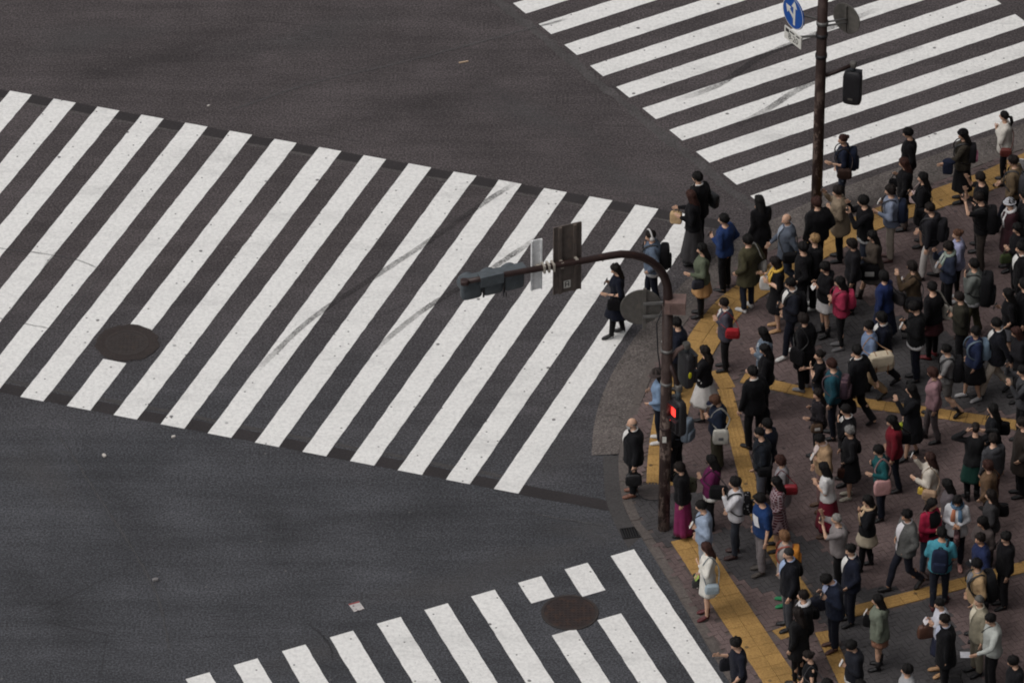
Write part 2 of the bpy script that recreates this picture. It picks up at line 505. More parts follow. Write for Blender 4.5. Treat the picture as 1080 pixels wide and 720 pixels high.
OA = Vector((-9.7025, 111.191 - Y0, 0)); AA, KA = -0.3116, -0.0686
OB = Vector((0.0065, 114.3763 - Y0, 0)); AB, KB = -0.984, -0.0436
OC = Vector((-5.5784, 92.8089 - Y0, 0)); AC, KC = 0.4492, -0.0776
def across(o, ang, skew, px, py):
    """distance along the stripe direction of a photo point"""
    s = ang + math.pi / 2 + skew; p = G(px, py) - o
    e = Vector((math.cos(ang), math.sin(ang))); d = Vector((math.cos(s), math.sin(s)))
    det = e.x * d.y - e.y * d.x
    return (e.x * p.y - e.y * p.x) / det
VA = sum(across(OA, AA, KA, *q) for q in ((20, 419), (220, 457), (470.5, 505), (523, 516.5))) / 4
mh_a = (across(OA, AA, KA, 148, 347), across(OA, AA, KA, 121, 381))
crosswalk(OA, AA, KA, -10, 15, 0.0, VA, {6: [(0.0, mh_a[0]), (mh_a[1], VA)]})
VB = across(OB, AB, KB, 1070, 15)
crosswalk(OB, AB, KB, -4, 9, 0.0, VB)
VC = -9.0
mc7, mc8 = (across(OC, AC, KC, 572, 633), across(OC, AC, KC, 592, 667)), (across(OC, AC, KC, 622, 627), across(OC, AC, KC, 640, 651))
crosswalk(OC, AC, KC, -4, 9, 0.0, VC, {7: [(0.0, mc7[0]), (mc7[1], VC)], 8: [(0.0, mc8[0]), (mc8[1], VC)]})

# darker sealed bands and pale worn lines along the crossing edges
def axis(o, ang, skew, u, v):
    s = ang + math.pi / 2 + skew
    return o + Vector((math.cos(ang), math.sin(ang), 0)) * u + Vector((math.cos(s), math.sin(s), 0)) * v
strip(axis(OA, AA, KA, -8, -0.14), axis(OA, AA, KA, 14.6, -0.14), 0.27, Z1, M_DARK, 'sealed_band', road, 0.015, 60)
strip(axis(OA, AA, KA, -8, -0.33), axis(OA, AA, KA, 14.2, -0.33), 0.05, Z1 + 0.001, M_PALE, 'worn_line', road, 0.012, 60)
strip(axis(OA, AA, KA, -8, VA + 0.17), axis(OA, AA, KA, 16.6, VA + 0.15), 0.30, Z1, M_DARK, 'sealed_band', road, 0.02, 60)
strip(axis(OA, AA, KA, -8, VA + 0.42), axis(OA, AA, KA, 14.0, VA + 0.40), 0.09, Z1 + 0.001, M_GUTTER, 'worn_line', road, 0.02, 60)
strip(axis(OB, AB, KB, -1.0, -0.19), axis(OB, AB, KB, 9.2, -0.19), 0.20, Z1, M_WORN, 'worn_line', road, 0.05, 70)
# ground-off old lines that cross the stripes, and old seams: thin films that fade out at their ends
def film(pts, w, z, mat, name, jit=.006, fade=.8, step=.12):
    q = catmull([G(*p) for p in pts], step); Lf, Rt = offset(q, w / 2), offset(q, -w / 2); m = MB(); n = len(q)
    m.v = [(p.x + random.uniform(-jit, jit), p.y + random.uniform(-jit, jit), z) for p in Rt + Lf]
    for k in range(n - 1): m.f.append((k, k + 1, n + k + 1, n + k)); m.m.append(0)
    o = m.build(name, mat, road, False)
    ln = n * step; a = [min(1.0, k * step / fade, (n - 1 - k) * step / fade) for k in range(n)]
    at = o.data.attributes.new('fade', 'FLOAT', 'POINT'); at.data.foreach_set('value', a + a)
    return o
for pts, w in ((((546, 192), (505, 218), (452, 255), (400, 289), (350, 321), (315, 348), (270, 392)), 0.12), (((575, 246), (542, 268), (515, 286), (458, 320), (430, 340), (392, 372)), 0.12),
               (((975, 49), (930, 60), (885, 75), (840, 96), (806, 118), (770, 136)), 0.15), (((925, 11), (885, 26), (842, 44), (800, 62), (758, 90), (712, 107)), 0.14)):
    film(pts, w, Z3, M_SCUFF, 'ground_off_line')
M_SEAM, M_SEAM2 = m_film('asphalt_seam', (0.034, 0.032, 0.033), .45), m_film('asphalt_seam_pale', (0.10, 0.096, 0.098), .5)
for pts, w, mt in ((((60, 455), (95, 510), (160, 615), (180, 690)), 0.05, M_SEAM2), (((240, 118), (330, 88), (430, 65), (600, 20)), 0.06, M_SEAM2),
                   (((195, 675), (240, 668)), 0.03, M_SEAM), (((318, 652), (345, 676), (352, 700)), 0.035, M_SEAM), (((550, 540), (610, 550), (648, 556)), 0.05, M_SEAM2),
                   (((-30, 258), (0, 262), (75, 273), (110, 287)), 0.035, M_SEAM2), (((110, 287), (85, 318), (60, 349)), 0.035, M_SEAM2), (((62, 349), (0, 336), (-20, 332)), 0.035, M_SEAM2), (((60, 264), (20, 318), (0, 345)), 0.03, M_SEAM2)):
    film(pts, w, Z3 - .0015, mt, 'asphalt_seam', .012, .4)

# soft-edged stains, oil and dust on the asphalt
M_STAIN, M_DUST = m_film('oil_stain', (0.034, 0.032, 0.033), .22), m_film('dust_stain', (0.115, 0.110, 0.112), .42)
for px, py, rx, ry, a, mt in ((150, 560, 2.6, .9, -58, M_STAIN), (60, 640, 1.8, .7, -58, M_STAIN), (300, 560, 1.5, .6, -60, M_STAIN), (470, 620, 1.6, .6, 12, M_DUST), (560, 590, 1.4, .55, 18, M_DUST), (620, 560, .9, .4, -10, M_DUST),
                              (330, 690, 1.2, .5, 20, M_DUST), (180, 60, 3.0, .8, 22, M_STAIN), (320, 40, 2.2, .6, 24, M_DUST), (450, 110, 2.6, .7, 20, M_STAIN), (90, 40, 1.6, .7, 15, M_DUST), (560, 120, 1.6, .5, -38, M_DUST), (660, 190, 1.3, .45, -40, M_DUST),
                              (40, 500, 1.4, .6, -50, M_DUST), (420, 545, 1.8, .5, 8, M_STAIN), (590, 480, .9, .5, 60, M_DUST)):
    c = G(px, py); m = MB(); n = 36; ca_, sa_ = math.cos(R(a)), math.sin(R(a)); fd = []
    for q in range(5):
        for k in range(n):
            t_ = 2 * math.pi * k / n; w_ = (q + .02) / 4 * (1 + .22 * math.sin(3 * t_ + px) + .14 * math.sin(5 * t_ + py))
            x_, y_ = rx * w_ * math.cos(t_), ry * w_ * math.sin(t_)
            m.v.append((c.x + ca_ * x_ - sa_ * y_, c.y + sa_ * x_ + ca_ * y_, 0.0025 + 0.0001 * (px % 7))); fd.append(1 - q / 4)
    for q in range(4):
        for k in range(n): j = (k + 1) % n; m.f.append((q * n + k, (q + 1) * n + k, (q + 1) * n + j, q * n + j)); m.m.append(0)
    o = m.build('stain', mt, road, False); at = o.data.attributes.new('fade', 'FLOAT', 'POINT'); at.data.foreach_set('value', fd)

def disc(m, c, r, z, n=48, mi=0, jit=0.0):
    m.poly([(c.x + (r + random.uniform(-jit, jit)) * math.cos(2 * math.pi * k / n), c.y + (r + random.uniform(-jit, jit)) * math.sin(2 * math.pi * k / n), z) for k in range(n)], mi)

def manhole(px, py, r, label, patch, mat, ringmat):
    c = G(px, py); o = empty('manhole_cover', (c.x, c.y, 0)); O = Vector((0, 0, 0))
    if patch:
        m = MB(); disc(m, O, patch, 0.0135, 40, 0, 0.03); m.build('sealed_patch', M_DARK2, o, False)
    m = MB(); n = 56
    m.ring_loft([[(q * math.cos(2 * math.pi * k / n), q * math.sin(2 * math.pi * k / n), z) for k in range(n)] for q, z in ((r, 0.009), (r, 0.017), (r - 0.05, 0.017), (r - 0.05, 0.0138))], False)
    m.build('frame', ringmat, o, False)
    m = MB(); disc(m, O, r - 0.055, 0.0145, 56)
    m.build('lid', mat, o, False)
    lid = o.children[-1]; m = MB()                           # raised square studs of the lid
    k = int((r - 0.08) / 0.07)
    for i in range(-k, k + 1):
        for j in range(-k, k + 1):
            if math.hypot(i, j) * 0.07 < r - 0.11: m.box((i * 0.07, j * 0.07, 0.0165), (0.04, 0.04, 0.005))
    s = m.build('stud', mat, lid, False); s['kind'] = 'stuff'
    tag(o, label, 'manhole')
M_DARK2 = m_mottle('dark_patch', (0.038, 0.030, 0.028), 0.3, 24.0, 0.8, 1.4)
M_IRON = m_metal('cast_iron', (0.036, 0.025, 0.023), (0.055, 0.032, 0.024), 0.55, 0.25, 0.52)
M_IRON2 = m_metal('cast_iron_ring', (0.038, 0.030, 0.028), (0.05, 0.036, 0.030), 0.7, 0.1, 0.55)
manhole(601, 646, 0.50, 'rust-brown round manhole cover between cut stripes of the near crosswalk', 0.0, M_IRON, M_IRON2)
manhole(134, 362, 0.40, 'dark brown round manhole cover in a gap of the long diagonal crosswalk', 0.58, M_IRON2, M_IRON2)

# litter on the road
o = empty('paper_card', G(376, 640) + Vector((0, 0, 0.014)), R(25)); m = MB()
m.prism([(-.10, -.12), (.10, -.12), (.10, .12), (-.10, .12)], 0, 0.003); m.build('card', fabric((196, 190, 188), 'print', (120, 108, 110)), o, False)
m = MB(); m.prism([(-.10, .085), (.10, .085), (.10, .121), (-.10, .121)], 0.0031, 0.005); m.build('red_edge', fabric((165, 80, 80)), o, False)
tag(o, 'small white and red card lying on the empty asphalt', 'litter')
m = MB(); m.box((0, 0, 0.01), (0.19, 0.03, 0.02)); o = m.build('wooden_stick', fabric((200, 170, 140)), None, False); o.location = G(489, 66); o.rotation_euler.z = R(18)
tag(o, 'small tan stick lying on the far asphalt', 'litter')
for (x, y, s, lab) in ((220, 112, 0.035, 'tiny white paper scrap on asphalt above the diagonal crosswalk'), (110, 481, 0.06, 'white paper scrap on the asphalt at lower left'), (164, 612, 0.07, 'grey paper scrap on the asphalt at lower left, below the white one'), (183, 461, 0.05, 'small tan scrap just below the diagonal crosswalk')):
    m = MB(); m.rbox((0, 0, s * .3), (s * 1.6, s, s * .7), 0.5, None, 0, 8); o = m.build('paper_scrap', fabric((205, 198, 190) if s != .07 else (130, 126, 126)), None, False)
    o.location = G(x, y) + Vector((0, 0, 0.004)); o.rotation_euler.z = random.uniform(0, 3); tag(o, lab, 'litter')

# ------------------------------------------------------------------ the pavement
EDGE = [G(*p) for p in ((1330, 40), (1200, 90), (1080, 131), (985, 164), (897, 195), (850, 215), (800, 240), (760, 267), (727, 293), (700, 320), (674, 350), (650, 386), (634, 420), (626, 452), (624, 480))]
INNER = [G(*p) for p in ((1330, 70), (1200, 111), (1080, 152), (985, 188), (915, 214), (868, 234), (815, 258), (777, 278), (754, 295), (732, 318), (715, 338), (697, 362), (680, 392), (667, 424), (658, 452), (652, 480))]
TAIL = [G(*p) for p in ((652, 480), (652.5, 502), (656, 527), (664, 548), (678, 569), (706, 614), (757, 699), (800, 770), (860, 868))]
ZP = 0.040                                                    # top of the pavers
inner = catmull(INNER, 0.2); edge = catmull(EDGE, 0.2); tail = catmull(TAIL, 0.2)
# apron: rough concrete ramp from the road up to the pavement
NA = 90
def even(pts, n):
    L = [0.0]
    for a, b in zip(pts, pts[1:]): L.append(L[-1] + (b - a).length)
    out = []; k = 0
    for i in range(n + 1):
        t = L[-1] * i / n
        while k < len(pts) - 2 and L[k + 1] < t: k += 1
        out.append(pts[k].lerp(pts[k + 1], (t - L[k]) / max(1e-9, L[k + 1] - L[k])))
    return out
ea, ia = even(edge, NA), even(inner, NA)
m = MB(); rows = 4
m.v = [tuple(a.lerp(b, r / rows) + Vector((0, 0, 0.006 + (ZP - 0.012) * r / rows))) for r in range(rows + 1) for a, b in zip(ea, ia)]
for r in range(rows):
    for k in range(NA): q = r * (NA + 1) + k; m.f.append((q, q + 1, q + NA + 2, q + NA + 1)); m.m.append(0)
apron = m.build('apron', M_APRON, None, False); tag(apron, 'rough grey aggregate ramp between road and pavement', kind='structure')
# concrete gutter along the rest of the kerb
m = MB(); go = catmull([G(*p) for p in ((636, 481), (637, 505), (639, 527), (650, 556), (663, 578))], 0.2); gi = catmull([G(*p) for p in ((652, 480.5), (652.5, 502), (656, 527), (664, 548), (676, 566))], 0.2)
go, gi = even(go, 24), even(gi, 24)
m.v = [(p.x, p.y, 0.0045) for p in go] + [(p.x, p.y, 0.0045) for p in gi]
for k in range(24): m.f.append((k, k + 1, 26 + k, 25 + k)); m.m.append(0)
gut = m.build('gutter', M_GUTTER, None, False); tag(gut, 'smooth darker gutter strip along the curved kerb', kind='structure')

line = inner + tail[1:]
kerb_pts = resample(line, 0.6)
# bed under everything on the pavement side
far = [G(1700, 900), G(1700, 40)]
bed_poly = [(p.x, p.y) for p in resample(line, 0.3)] + [(p.x, p.y) for p in far]
M_BED = m_mottle('paver_bed', (0.092, 0.074, 0.070), 0.3, 18.0)
m = MB(); m.poly([(x, y, 0.026) for x, y in bed_poly]); pave = m.build('pavement', M_BED, None, False)
if pave.data.polygons[0].normal.z < 0: pave.data.flip_normals()
tag(pave, 'brick paved corner pavement with yellow tactile lines', kind='structure')
# kerb stones
kerb = empty('kerb', (0, 0, 0)); tag(kerb, 'row of grey kerb stones round the corner', kind='structure')
kl = offset(kerb_pts, 0.18)
def left_of():
    a, b = kerb_pts[0], kerb_pts[1]
    return kl
KW = 0.17
sgn = 1.0 if inside(offset(kerb_pts, 0.3)[len(kerb_pts) // 2], bed_poly) else -1.0
kin = offset(kerb_pts, sgn * KW)
for k in range(len(kerb_pts) - 1):
    a, b, c, d = kerb_pts[k], kerb_pts[k + 1], kin[k + 1], kin[k]
    g = 0.006
    t = (b - a).normalized() * g
    pts = [a + t, b - t, c - t, d + t]
    if sgn < 0: pts = pts[::-1]
    m = MB(); zz = ZP + random.uniform(-0.002, 0.003)
    n = len(pts); cen = sum(pts, Vector()) / 4
    m.v = [(p.x, p.y, -0.02) for p in pts] + [(p.x, p.y, zz - 0.008) for p in pts] + [tuple((p.lerp(cen, 0.03)).xy) + (zz,) for p in pts]
    for r in (0, 4):
        for i in range(4): j = (i + 1) % 4; m.f.append((r + i, r + j, r + 4 + j, r + 4 + i)); m.m.append(0)
    m.f.append((8, 9, 10, 11)); m.m.append(0)
    m.build('kerb_stone', M_KERB, kerb, False)

# tactile paving
M_YEL = m_paver('tactile_yellow', (0.35, 0.208, 0.070), 0.94, 1.07)
def bars_mesh():
    m = MB(); s = 0.146; m.prism([(-s, -s), (s, -s), (s, s), (-s, s)], 0.0, 0.014)
    for k in range(4):
        y = -0.108 + k * 0.072
        b = len(m.v)
        m.v += [(-.135, y - .017, .014), (.135, y - .017, .014), (.135, y + .017, .014), (-.135, y + .017, .014), (-.128, y - .010, .019), (.128, y - .010, .019), (.128, y + .010, .019), (-.128, y + .010, .019)]
        for q in ((4, 5, 6, 7), (0, 1, 5, 4), (1, 2, 6, 5), (2, 3, 7, 6), (3, 0, 4, 7)): m.f.append(tuple(b + i for i in q)); m.m.append(0)
    return m.mesh('guide_tile', M_YEL, False)
def dots_mesh():
    m = MB(); s = 0.146; m.prism([(-s, -s), (s, -s), (s, s), (-s, s)], 0.0, 0.014)
    for i in range(5):
        for j in range(5):
            x, y = -0.116 + i * 0.058, -0.116 + j * 0.058; b = len(m.v); r0, r1 = 0.016, 0.009
            m.v += [(x + r0 * math.cos(a), y + r0 * math.sin(a), .014) for a in (0.785, 2.356, 3.927, 5.498)] + [(x + r1 * math.cos(a), y + r1 * math.sin(a), .019) for a in (0.785, 2.356, 3.927, 5.498)]
            for q in ((4, 5, 6, 7), (0, 1, 5, 4), (1, 2, 6, 5), (2, 3, 7, 6), (3, 0, 4, 7)): m.f.append(tuple(b + k for k in q)); m.m.append(0)
    return m.mesh('warning_tile', M_YEL, False)
ME_BAR, ME_DOT = bars_mesh(), dots_mesh()
TILES = []
def tile(c, ang, me, name):
    o = put(name, me, pave); o.location = (c.x, c.y, ZP - 0.010 + random.uniform(-0.001, 0.001)); o.rotation_euler = (0, 0, ang); TILES.append((c.x, c.y, ang))
def tactile(pts, rows, me, name):
    q = resample(catmull([G(*p) for p in pts], 0.1), 0.3)
    for a, b in zip(q, q[1:]):
        d = (b - a); ang = math.atan2(d.y, d.x); n = Vector((-d.y, d.x, 0)).normalized(); c = (a + b) / 2
        for r in range(rows): tile(c + n * 0.3 * (r - (rows - 1) / 2), ang, me, name)
tactile([(1180, 133), (1085, 173), (1040, 193), (980, 214), (923, 233), (880, 255), (835, 280), (805, 299), (775, 320), (752, 346), (735, 373), (718, 407), (707, 441), (701, 480), (699, 517)], 2, ME_DOT, 'warning_tile')
tactile([(724, 569), (760, 624), (822, 718), (870, 792)], 2, ME_DOT, 'warning_tile')
tactile([(754, 403), (777, 399)], 2, ME_DOT, 'warning_tile')
tactile([(783, 400), (849, 415), (913, 427), (971, 435), (1080, 451), (1150, 462)], 1, ME_BAR, 'guide_tile')
tactile([(764, 412), (776, 458), (790, 512), (806, 560), (835, 610), (857, 644)], 1, ME_BAR, 'guide_tile')
tactile([(863, 657), (876, 653)], 2, ME_DOT, 'warning_tile')
tactile([(884, 650), (960, 631), (1080, 599), (1160, 577)], 1, ME_BAR, 'guide_tile')
tactile([(868, 667), (895, 724), (920, 780)], 1, ME_BAR, 'guide_tile')
tactile([(850, 660), (812, 674)], 1, ME_BAR, 'guide_tile')

# brick pavers in herringbone, reddish with grey bands
M_RED, M_GREY = m_paver('paver_red', (0.122, 0.088, 0.085)), m_paver('paver_grey', (0.060, 0.056, 0.058))
def gp(pts): return [(G(*p).x, G(*p).y) for p in pts]
GREY = [gp([(800, 300), (840, 296), (900, 316), (960, 342), (1090, 378), (1300, 420), (1300, 500), (1080, 440), (971, 427), (913, 420), (885, 400), (850, 352), (815, 330)]),
        gp([(742, 567), (800, 552), (865, 575), (905, 622), (985, 622), (1004, 660), (1040, 720), (1090, 830), (940, 830), (880, 690), (862, 648), (800, 622), (762, 602)]),
        gp([(640, 500), (690, 521), (745, 521), (745, 567), (712, 576), (678, 572), (650, 551)])]
kin_poly = [(p.x, p.y) for p in offset(resample(line, 0.2), sgn * (KW + 0.01))] + [(p.x, p.y) for p in far]
corners = [G(620, 100), G(1110, 100), G(1110, 760), G(620, 760)]
x0, x1 = 1.0, max(p.x for p in corners); y0, y1 = min(p.y for p in corners), max(p.y for p in corners)
TT = np.array(TILES)
def covered(cx, cy, h):
    dx, dy = cx - TT[:, 0], cy - TT[:, 1]; near = (dx * dx + dy * dy) < 0.12
    if not near.any(): return False
    for q in np.nonzero(near)[0]:
        a = TT[q, 2]; lx = math.cos(a) * dx[q] + math.sin(a) * dy[q]; ly = -math.sin(a) * dx[q] + math.cos(a) * dy[q]
        if abs(lx) < 0.15 + h and abs(ly) < 0.15 + h: return True
    return False
PA = AC + math.pi / 4 * 0
ca, sa = math.cos(PA), math.sin(PA)
pavers = []
cx0, cy0 = (x0 + x1) / 2, (y0 + y1) / 2
Lb, Wb = 0.2, 0.1
for i in range(-110, 110):
    for j in range(-110, 110):
        # herringbone: block pairs stepping along the diagonal
        ux, uy = i * Wb, j * Wb
        k = (i - j) % 4
        if k == 0: a, c = 0.0, (ux + Lb / 2, uy + Wb / 2)
        elif k == 3: a, c = math.pi / 2, (ux + Wb / 2, uy + Lb / 2)
        else: continue
        X, Y = cx0 + ca * c[0] - sa * c[1], cy0 + sa * c[0] + ca * c[1]
        if not (x0 < X < x1 and y0 < Y < y1) or not inside((X, Y), kin_poly): continue
        if covered(X, Y, 0.03): continue
        grey = any(inside((X, Y), g) for g in GREY)
        pavers.append((X, Y, PA + a, grey))
pavers.sort(key=lambda q: q[1])
def paver_verts(hw=Lb / 2 - 0.0022, hh=Wb / 2 - 0.0022, c=0.002):
    return [(-hw, -hh, -0.012), (hw, -hh, -0.012), (hw, hh, -0.012), (-hw, hh, -0.012), (-hw, -hh, -0.004), (hw, -hh, -0.004), (hw, hh, -0.004), (-hw, hh, -0.004),
            (-hw + c, -hh + c, 0), (hw - c, -hh + c, 0), (hw - c, hh - c, 0), (-hw + c, hh - c, 0)]
PV = paver_verts()
PF = [(8, 9, 10, 11)] + [(r + i, r + (i + 1) % 4, r + 4 + (i + 1) % 4, r + 4 + i) for r in (0, 4) for i in range(4)]
pm = MB(); pm.v = list(PV); pm.f = list(PF); pm.m = [0] * 9
ME_PR, ME_PG = pm.mesh('paver', M_RED, False), pm.mesh('paver', M_GREY, False)
clear = [q for q in pavers if q[0] < 6.9][:300]
cset = set(clear)
for X, Y, a, grey in clear:
    o = put('paver', ME_PG if grey else ME_PR, pave); o.location = (X, Y, ZP + random.uniform(-.0015, .0015)); o.rotation_euler = (random.uniform(-.008, .008), random.uniform(-.008, .008), a)
for grey in (False, True):
    V, F, T = [], [], []
    for X, Y, a, g in pavers:
        if g != grey or (X, Y, a, g) in cset: continue
        b = len(V); c, s = math.cos(a), math.sin(a); dz = random.uniform(-.0015, .0015); tx = random.uniform(-.012, .012); ty = random.uniform(-.012, .012)
        for (px, py, pz) in PV: V.append((X + c * px - s * py, Y + s * px + c * py, ZP + pz + dz + tx * px + ty * py))
        for f in PF: F.append(tuple(b + i for i in f))
        T += [random.random()] * 12
    me = bpy.data.meshes.new('paver_field'); me.from_pydata(V, [], F); me.materials.append(M_GREY if grey else M_RED)
    at = me.attributes.new('tone', 'FLOAT', 'POINT'); at.data.foreach_set('value', T); me.update()
    o = put('paver_field', me, pave); o['kind'] = 'stuff'

# drain grate by the kerb
g = G(666, 562); o = empty('drain_grate', (g.x, g.y, 0.006), R(12)); m = MB()
M_GRATE = m_metal('grate_iron', (0.022, 0.021, 0.022), (0.04, 0.03, 0.025), 0.5, 0.3, 0.6)
m.box((0, 0, 0.003), (0.36, 0.30, 0.004)); m.build('pit', m_plain('pit', (14, 14, 15), 0.9), o, False)
for k in range(8): m = MB(); m.box((-.155 + k * .0443, 0, .012), (.018, .27, .012)); m.build('bar', M_GRATE, o, False)
m = MB()
for c, s in (((0, .14, .012), (.37, .02, .014)), ((0, -.14, .012), (.37, .02, .014)), ((.178, 0, .0121), (.02, .262, .0135)), ((-.178, 0, .0121), (.02, .262, .0135))): m.box(c, s)
m.build('frame', M_GRATE, o, False); tag(o, 'black iron drain grate in the gutter below the rusty signal post', 'drain')
# access cover ring on the pavement beside the post
g = G(688, 520); o = empty('access_cover', (g.x, g.y, ZP)); m = MB(); n = 44
m.ring_loft([[(q * math.cos(2 * math.pi * k / n), q * math.sin(2 * math.pi * k / n), z) for k in range(n)] for q, z in ((.27, -.01), (.27, .006), (.255, .006), (.255, .002))], False); m.build('rim', M_GRATE, o, False)
m = MB(); disc(m, Vector((0, 0, 0)), .256, .004, 44); m.build('lid', m_mottle('cover_infill', (0.092, 0.078, 0.074), .3, 22.), o, False)
tag(o, 'round paved access cover with thin dark rim beside the rusty post', 'manhole')

# ------------------------------------------------------------------ street furniture
M_POST = m_metal('brown_post', (0.036, 0.020, 0.017), (0.21, 0.155, 0.13), 0.6, 0.0, 0.51, (2.2, 3.6))
M_ARM = m_metal('brown_arm', (0.036, 0.020, 0.018), (0.07, 0.035, 0.025), 0.45, 0.1, 0.62)
M_BOX = m_metal('faded_brown_box', (0.18, 0.115, 0.10), (0.22, 0.14, 0.12), 0.6, 0.0, 0.6)
M_SIGNB = m_metal('brown_sign_back', (0.115, 0.093, 0.082), (0.145, 0.112, 0.094), 0.55, 0.1, 0.55)
M_GREYB = m_metal('grey_sign_back', (0.125, 0.115, 0.104), (0.16, 0.142, 0.125), 0.55, 0.2, 0.58)
M_GALV = m_metal('galvanised', (0.17, 0.165, 0.16), (0.22, 0.21, 0.2), 0.5, 0.3, 0.6)
M_HOUS = m_metal('signal_housing', (0.085, 0.098, 0.108), (0.12, 0.13, 0.14), 0.5, 0.1, 0.6)
M_HOUSD = m_metal('signal_housing_dark', (0.024, 0.023, 0.026), (0.036, 0.034, 0.036), 0.5, 0.1, 0.6)
M_WHITE = m_metal('white_panel', (0.78, 0.78, 0.78), (0.6, 0.6, 0.6), 0.5, 0.0, 0.62)
M_CLAMP = m_plain('clamp', (190, 182, 170), 0.45, 0.4, 0.3)
M_BLUE = m_plain('sign_blue', (18, 74, 150), 0.4)
M_SWHITE = m_plain('sign_white', (205, 203, 196), 0.5)
M_INK = m_plain('sign_ink', (52, 50, 50), 0.6)
M_RED_ON = m_plain('red_lamp', (255, 62, 52), 0.4, 0.3, 0.0, 1.6)
M_LENS = m_plain('dark_lens', (26, 24, 26), 0.25, 0.5)
M_YELS = m_plain('yellow_sticker', (205, 200, 40), 0.6)

def rot(a): return Matrix.Rotation(a, 3, 'Z')

PB = G(700, 559)
post = empty('signal_post', PB)
tag(post, 'rusty brown post with a long curved arm over the diagonal crosswalk', 'signal post')
AD = R(202)                                                   # arm direction in plan
ax = Vector((math.cos(AD), math.sin(AD), 0))
m = MB(); m.tube([(0, 0, 0), (0, 0, 2.4), (0, 0, 4.85)], [0.105, 0.10, 0.092], 20); m.build('post', M_POST, post)
path = [Vector((0, 0, 4.80)), Vector((0, 0, 5.05))]
for k in range(1, 9):
    a = k / 8 * math.pi / 2
    path.append(Vector((0, 0, 5.05)) + ax * (1.10 * (1 - math.cos(a))) + Vector((0, 0, 1.10 * math.sin(a))))
e0 = path[-1].copy()
for k in range(1, 9): path.append(e0 + ax * (2.62 * k / 8) + Vector((0, 0, 0.14 * k / 8)))
m = MB(); m.tube(path, [0.085] * 2 + [0.08 - 0.002 * k for k in range(8)] + [0.062 - 0.002 * k for k in range(8)], 16); m.build('arm', M_ARM, post)
m = MB(); m.rbox((0, 0, 0), (0.15, 0.15, 0.09), 0.5); b = m.build('end_cap', M_ARM, post); b.location = path[-1] + ax * 0.04
m = MB(); m.box((0.13, -0.02, 4.87), (0.36, 0.30, 0.24), rot(R(-4))); jb = m.build('junction_box', M_BOX, post, False)
m = MB()
for k in range(5): m.box((0.03 + k * 0.05, -0.175, 4.87), (0.016, 0.012, 0.17), rot(R(-4)))
m.build('rib', M_BOX, jb, False)
m = MB(); m.box((0, 0, 0.02), (0.34, 0.34, 0.03), rot(.3)); m.build('base_plate', M_POST, post, False)
m = MB(); m.box((-0.02, -0.108, 2.05), (0.07, 0.012, 0.12)); m.build('notice', M_SWHITE, post, False)
for z in (2.25, 3.2, 3.9):
    m = MB(); m.tube([(0, 0, z - .025), (0, 0, z + .025)], .108, 18); m.build('clamp_band', M_GALV if z > 3 else M_ARM, post)
m = MB(); m.tube([(-.10, -.05, 4.75), (-.19, -.08, 4.5), (-.16, -.07, 3.9), (-.11, -.05, 3.5)], .012, 6); m.build('cable', M_HOUSD, post)

def armpt(px, dz=0.0):
    """point on the straight part of the arm that shows at photo column px"""
    best = min(((abs(uv(PB + e0.lerp(path[-1], t / 60))[0] - px), t) for t in range(61)))[1]
    return PB + e0.lerp(path[-1], best / 60) + Vector((0, 0, dz))
def uv(p):
    q = cam.matrix_world.inverted() @ p
    return (540 + q.x / -q.z * FPX, 360 - q.y / -q.z * FPX)

back = Vector((-ax.y, ax.x, 0))                               # away from the viewer's side of the arm
if back.y < 0: back = -back
Mb = Matrix((-ax, back, Vector((0, 0, 1)))).transposed()       # local x along the arm, y away, z up

def at_arm(name, px, dist=0.0):
    p = armpt(px); o = empty(name, p + back * dist); o.rotation_euler = Mb.to_euler(); return o

# vehicle signal at the end of the arm, seen from behind
o = at_arm('traffic_light', 522, 0.16)
m = MB()
for k in (-1, 0, 1): m.rbox((k * 0.385, 0.0, -0.24), (0.375, 0.16, 0.40), 0.12, None, 0, 20)
hz = m.build('housing', M_HOUS, o)
m = MB(); m.box((0, -0.02, -0.025), (1.18, 0.20, 0.035)); m.build('top_rail', M_HOUS, hz, False)
for k in (-1, 0, 1):
    m = MB(); n = 20
    m.ring_loft([[(k * .385 + .165 * math.cos(2 * math.pi * i / n), y, -.24 + .165 * math.sin(2 * math.pi * i / n)) for i in range(n)] for y in (.07, .09)], True); L = m.build('lens', M_LENS, o)
    m = MB(); rr = []
    for y in (.08, .26): rr.append([(k * .385 + .165 * math.cos(R(-25) + R(230) * i / 15), y, -.25 + .165 * math.sin(R(-25) + R(230) * i / 15)) for i in range(16)])
    m.ring_loft(rr, False, 0, False); m.build('visor', M_HOUS, o)
m = MB(); m.box((-0.08, -0.135, -0.03), (0.42, 0.17, 0.20)); m.build('mount', M_HOUS, o, False)
m = MB(); m.tube([(.17, -.09, -.38), (.17, -.10, -.50), (.22, -.10, -.52), (.22, -.09, -.44)], .011, 6); m.build('latch', M_HOUSD, o)
for sx_ in (.19, -.19): m = MB(); m.box((sx_, -.084, -.25), (.03, .02, .36)); m.build('seam_strip', M_HOUSD, o, False)
tag(o, 'grey horizontal three-lamp traffic light at the tip of the curved arm', 'traffic light')

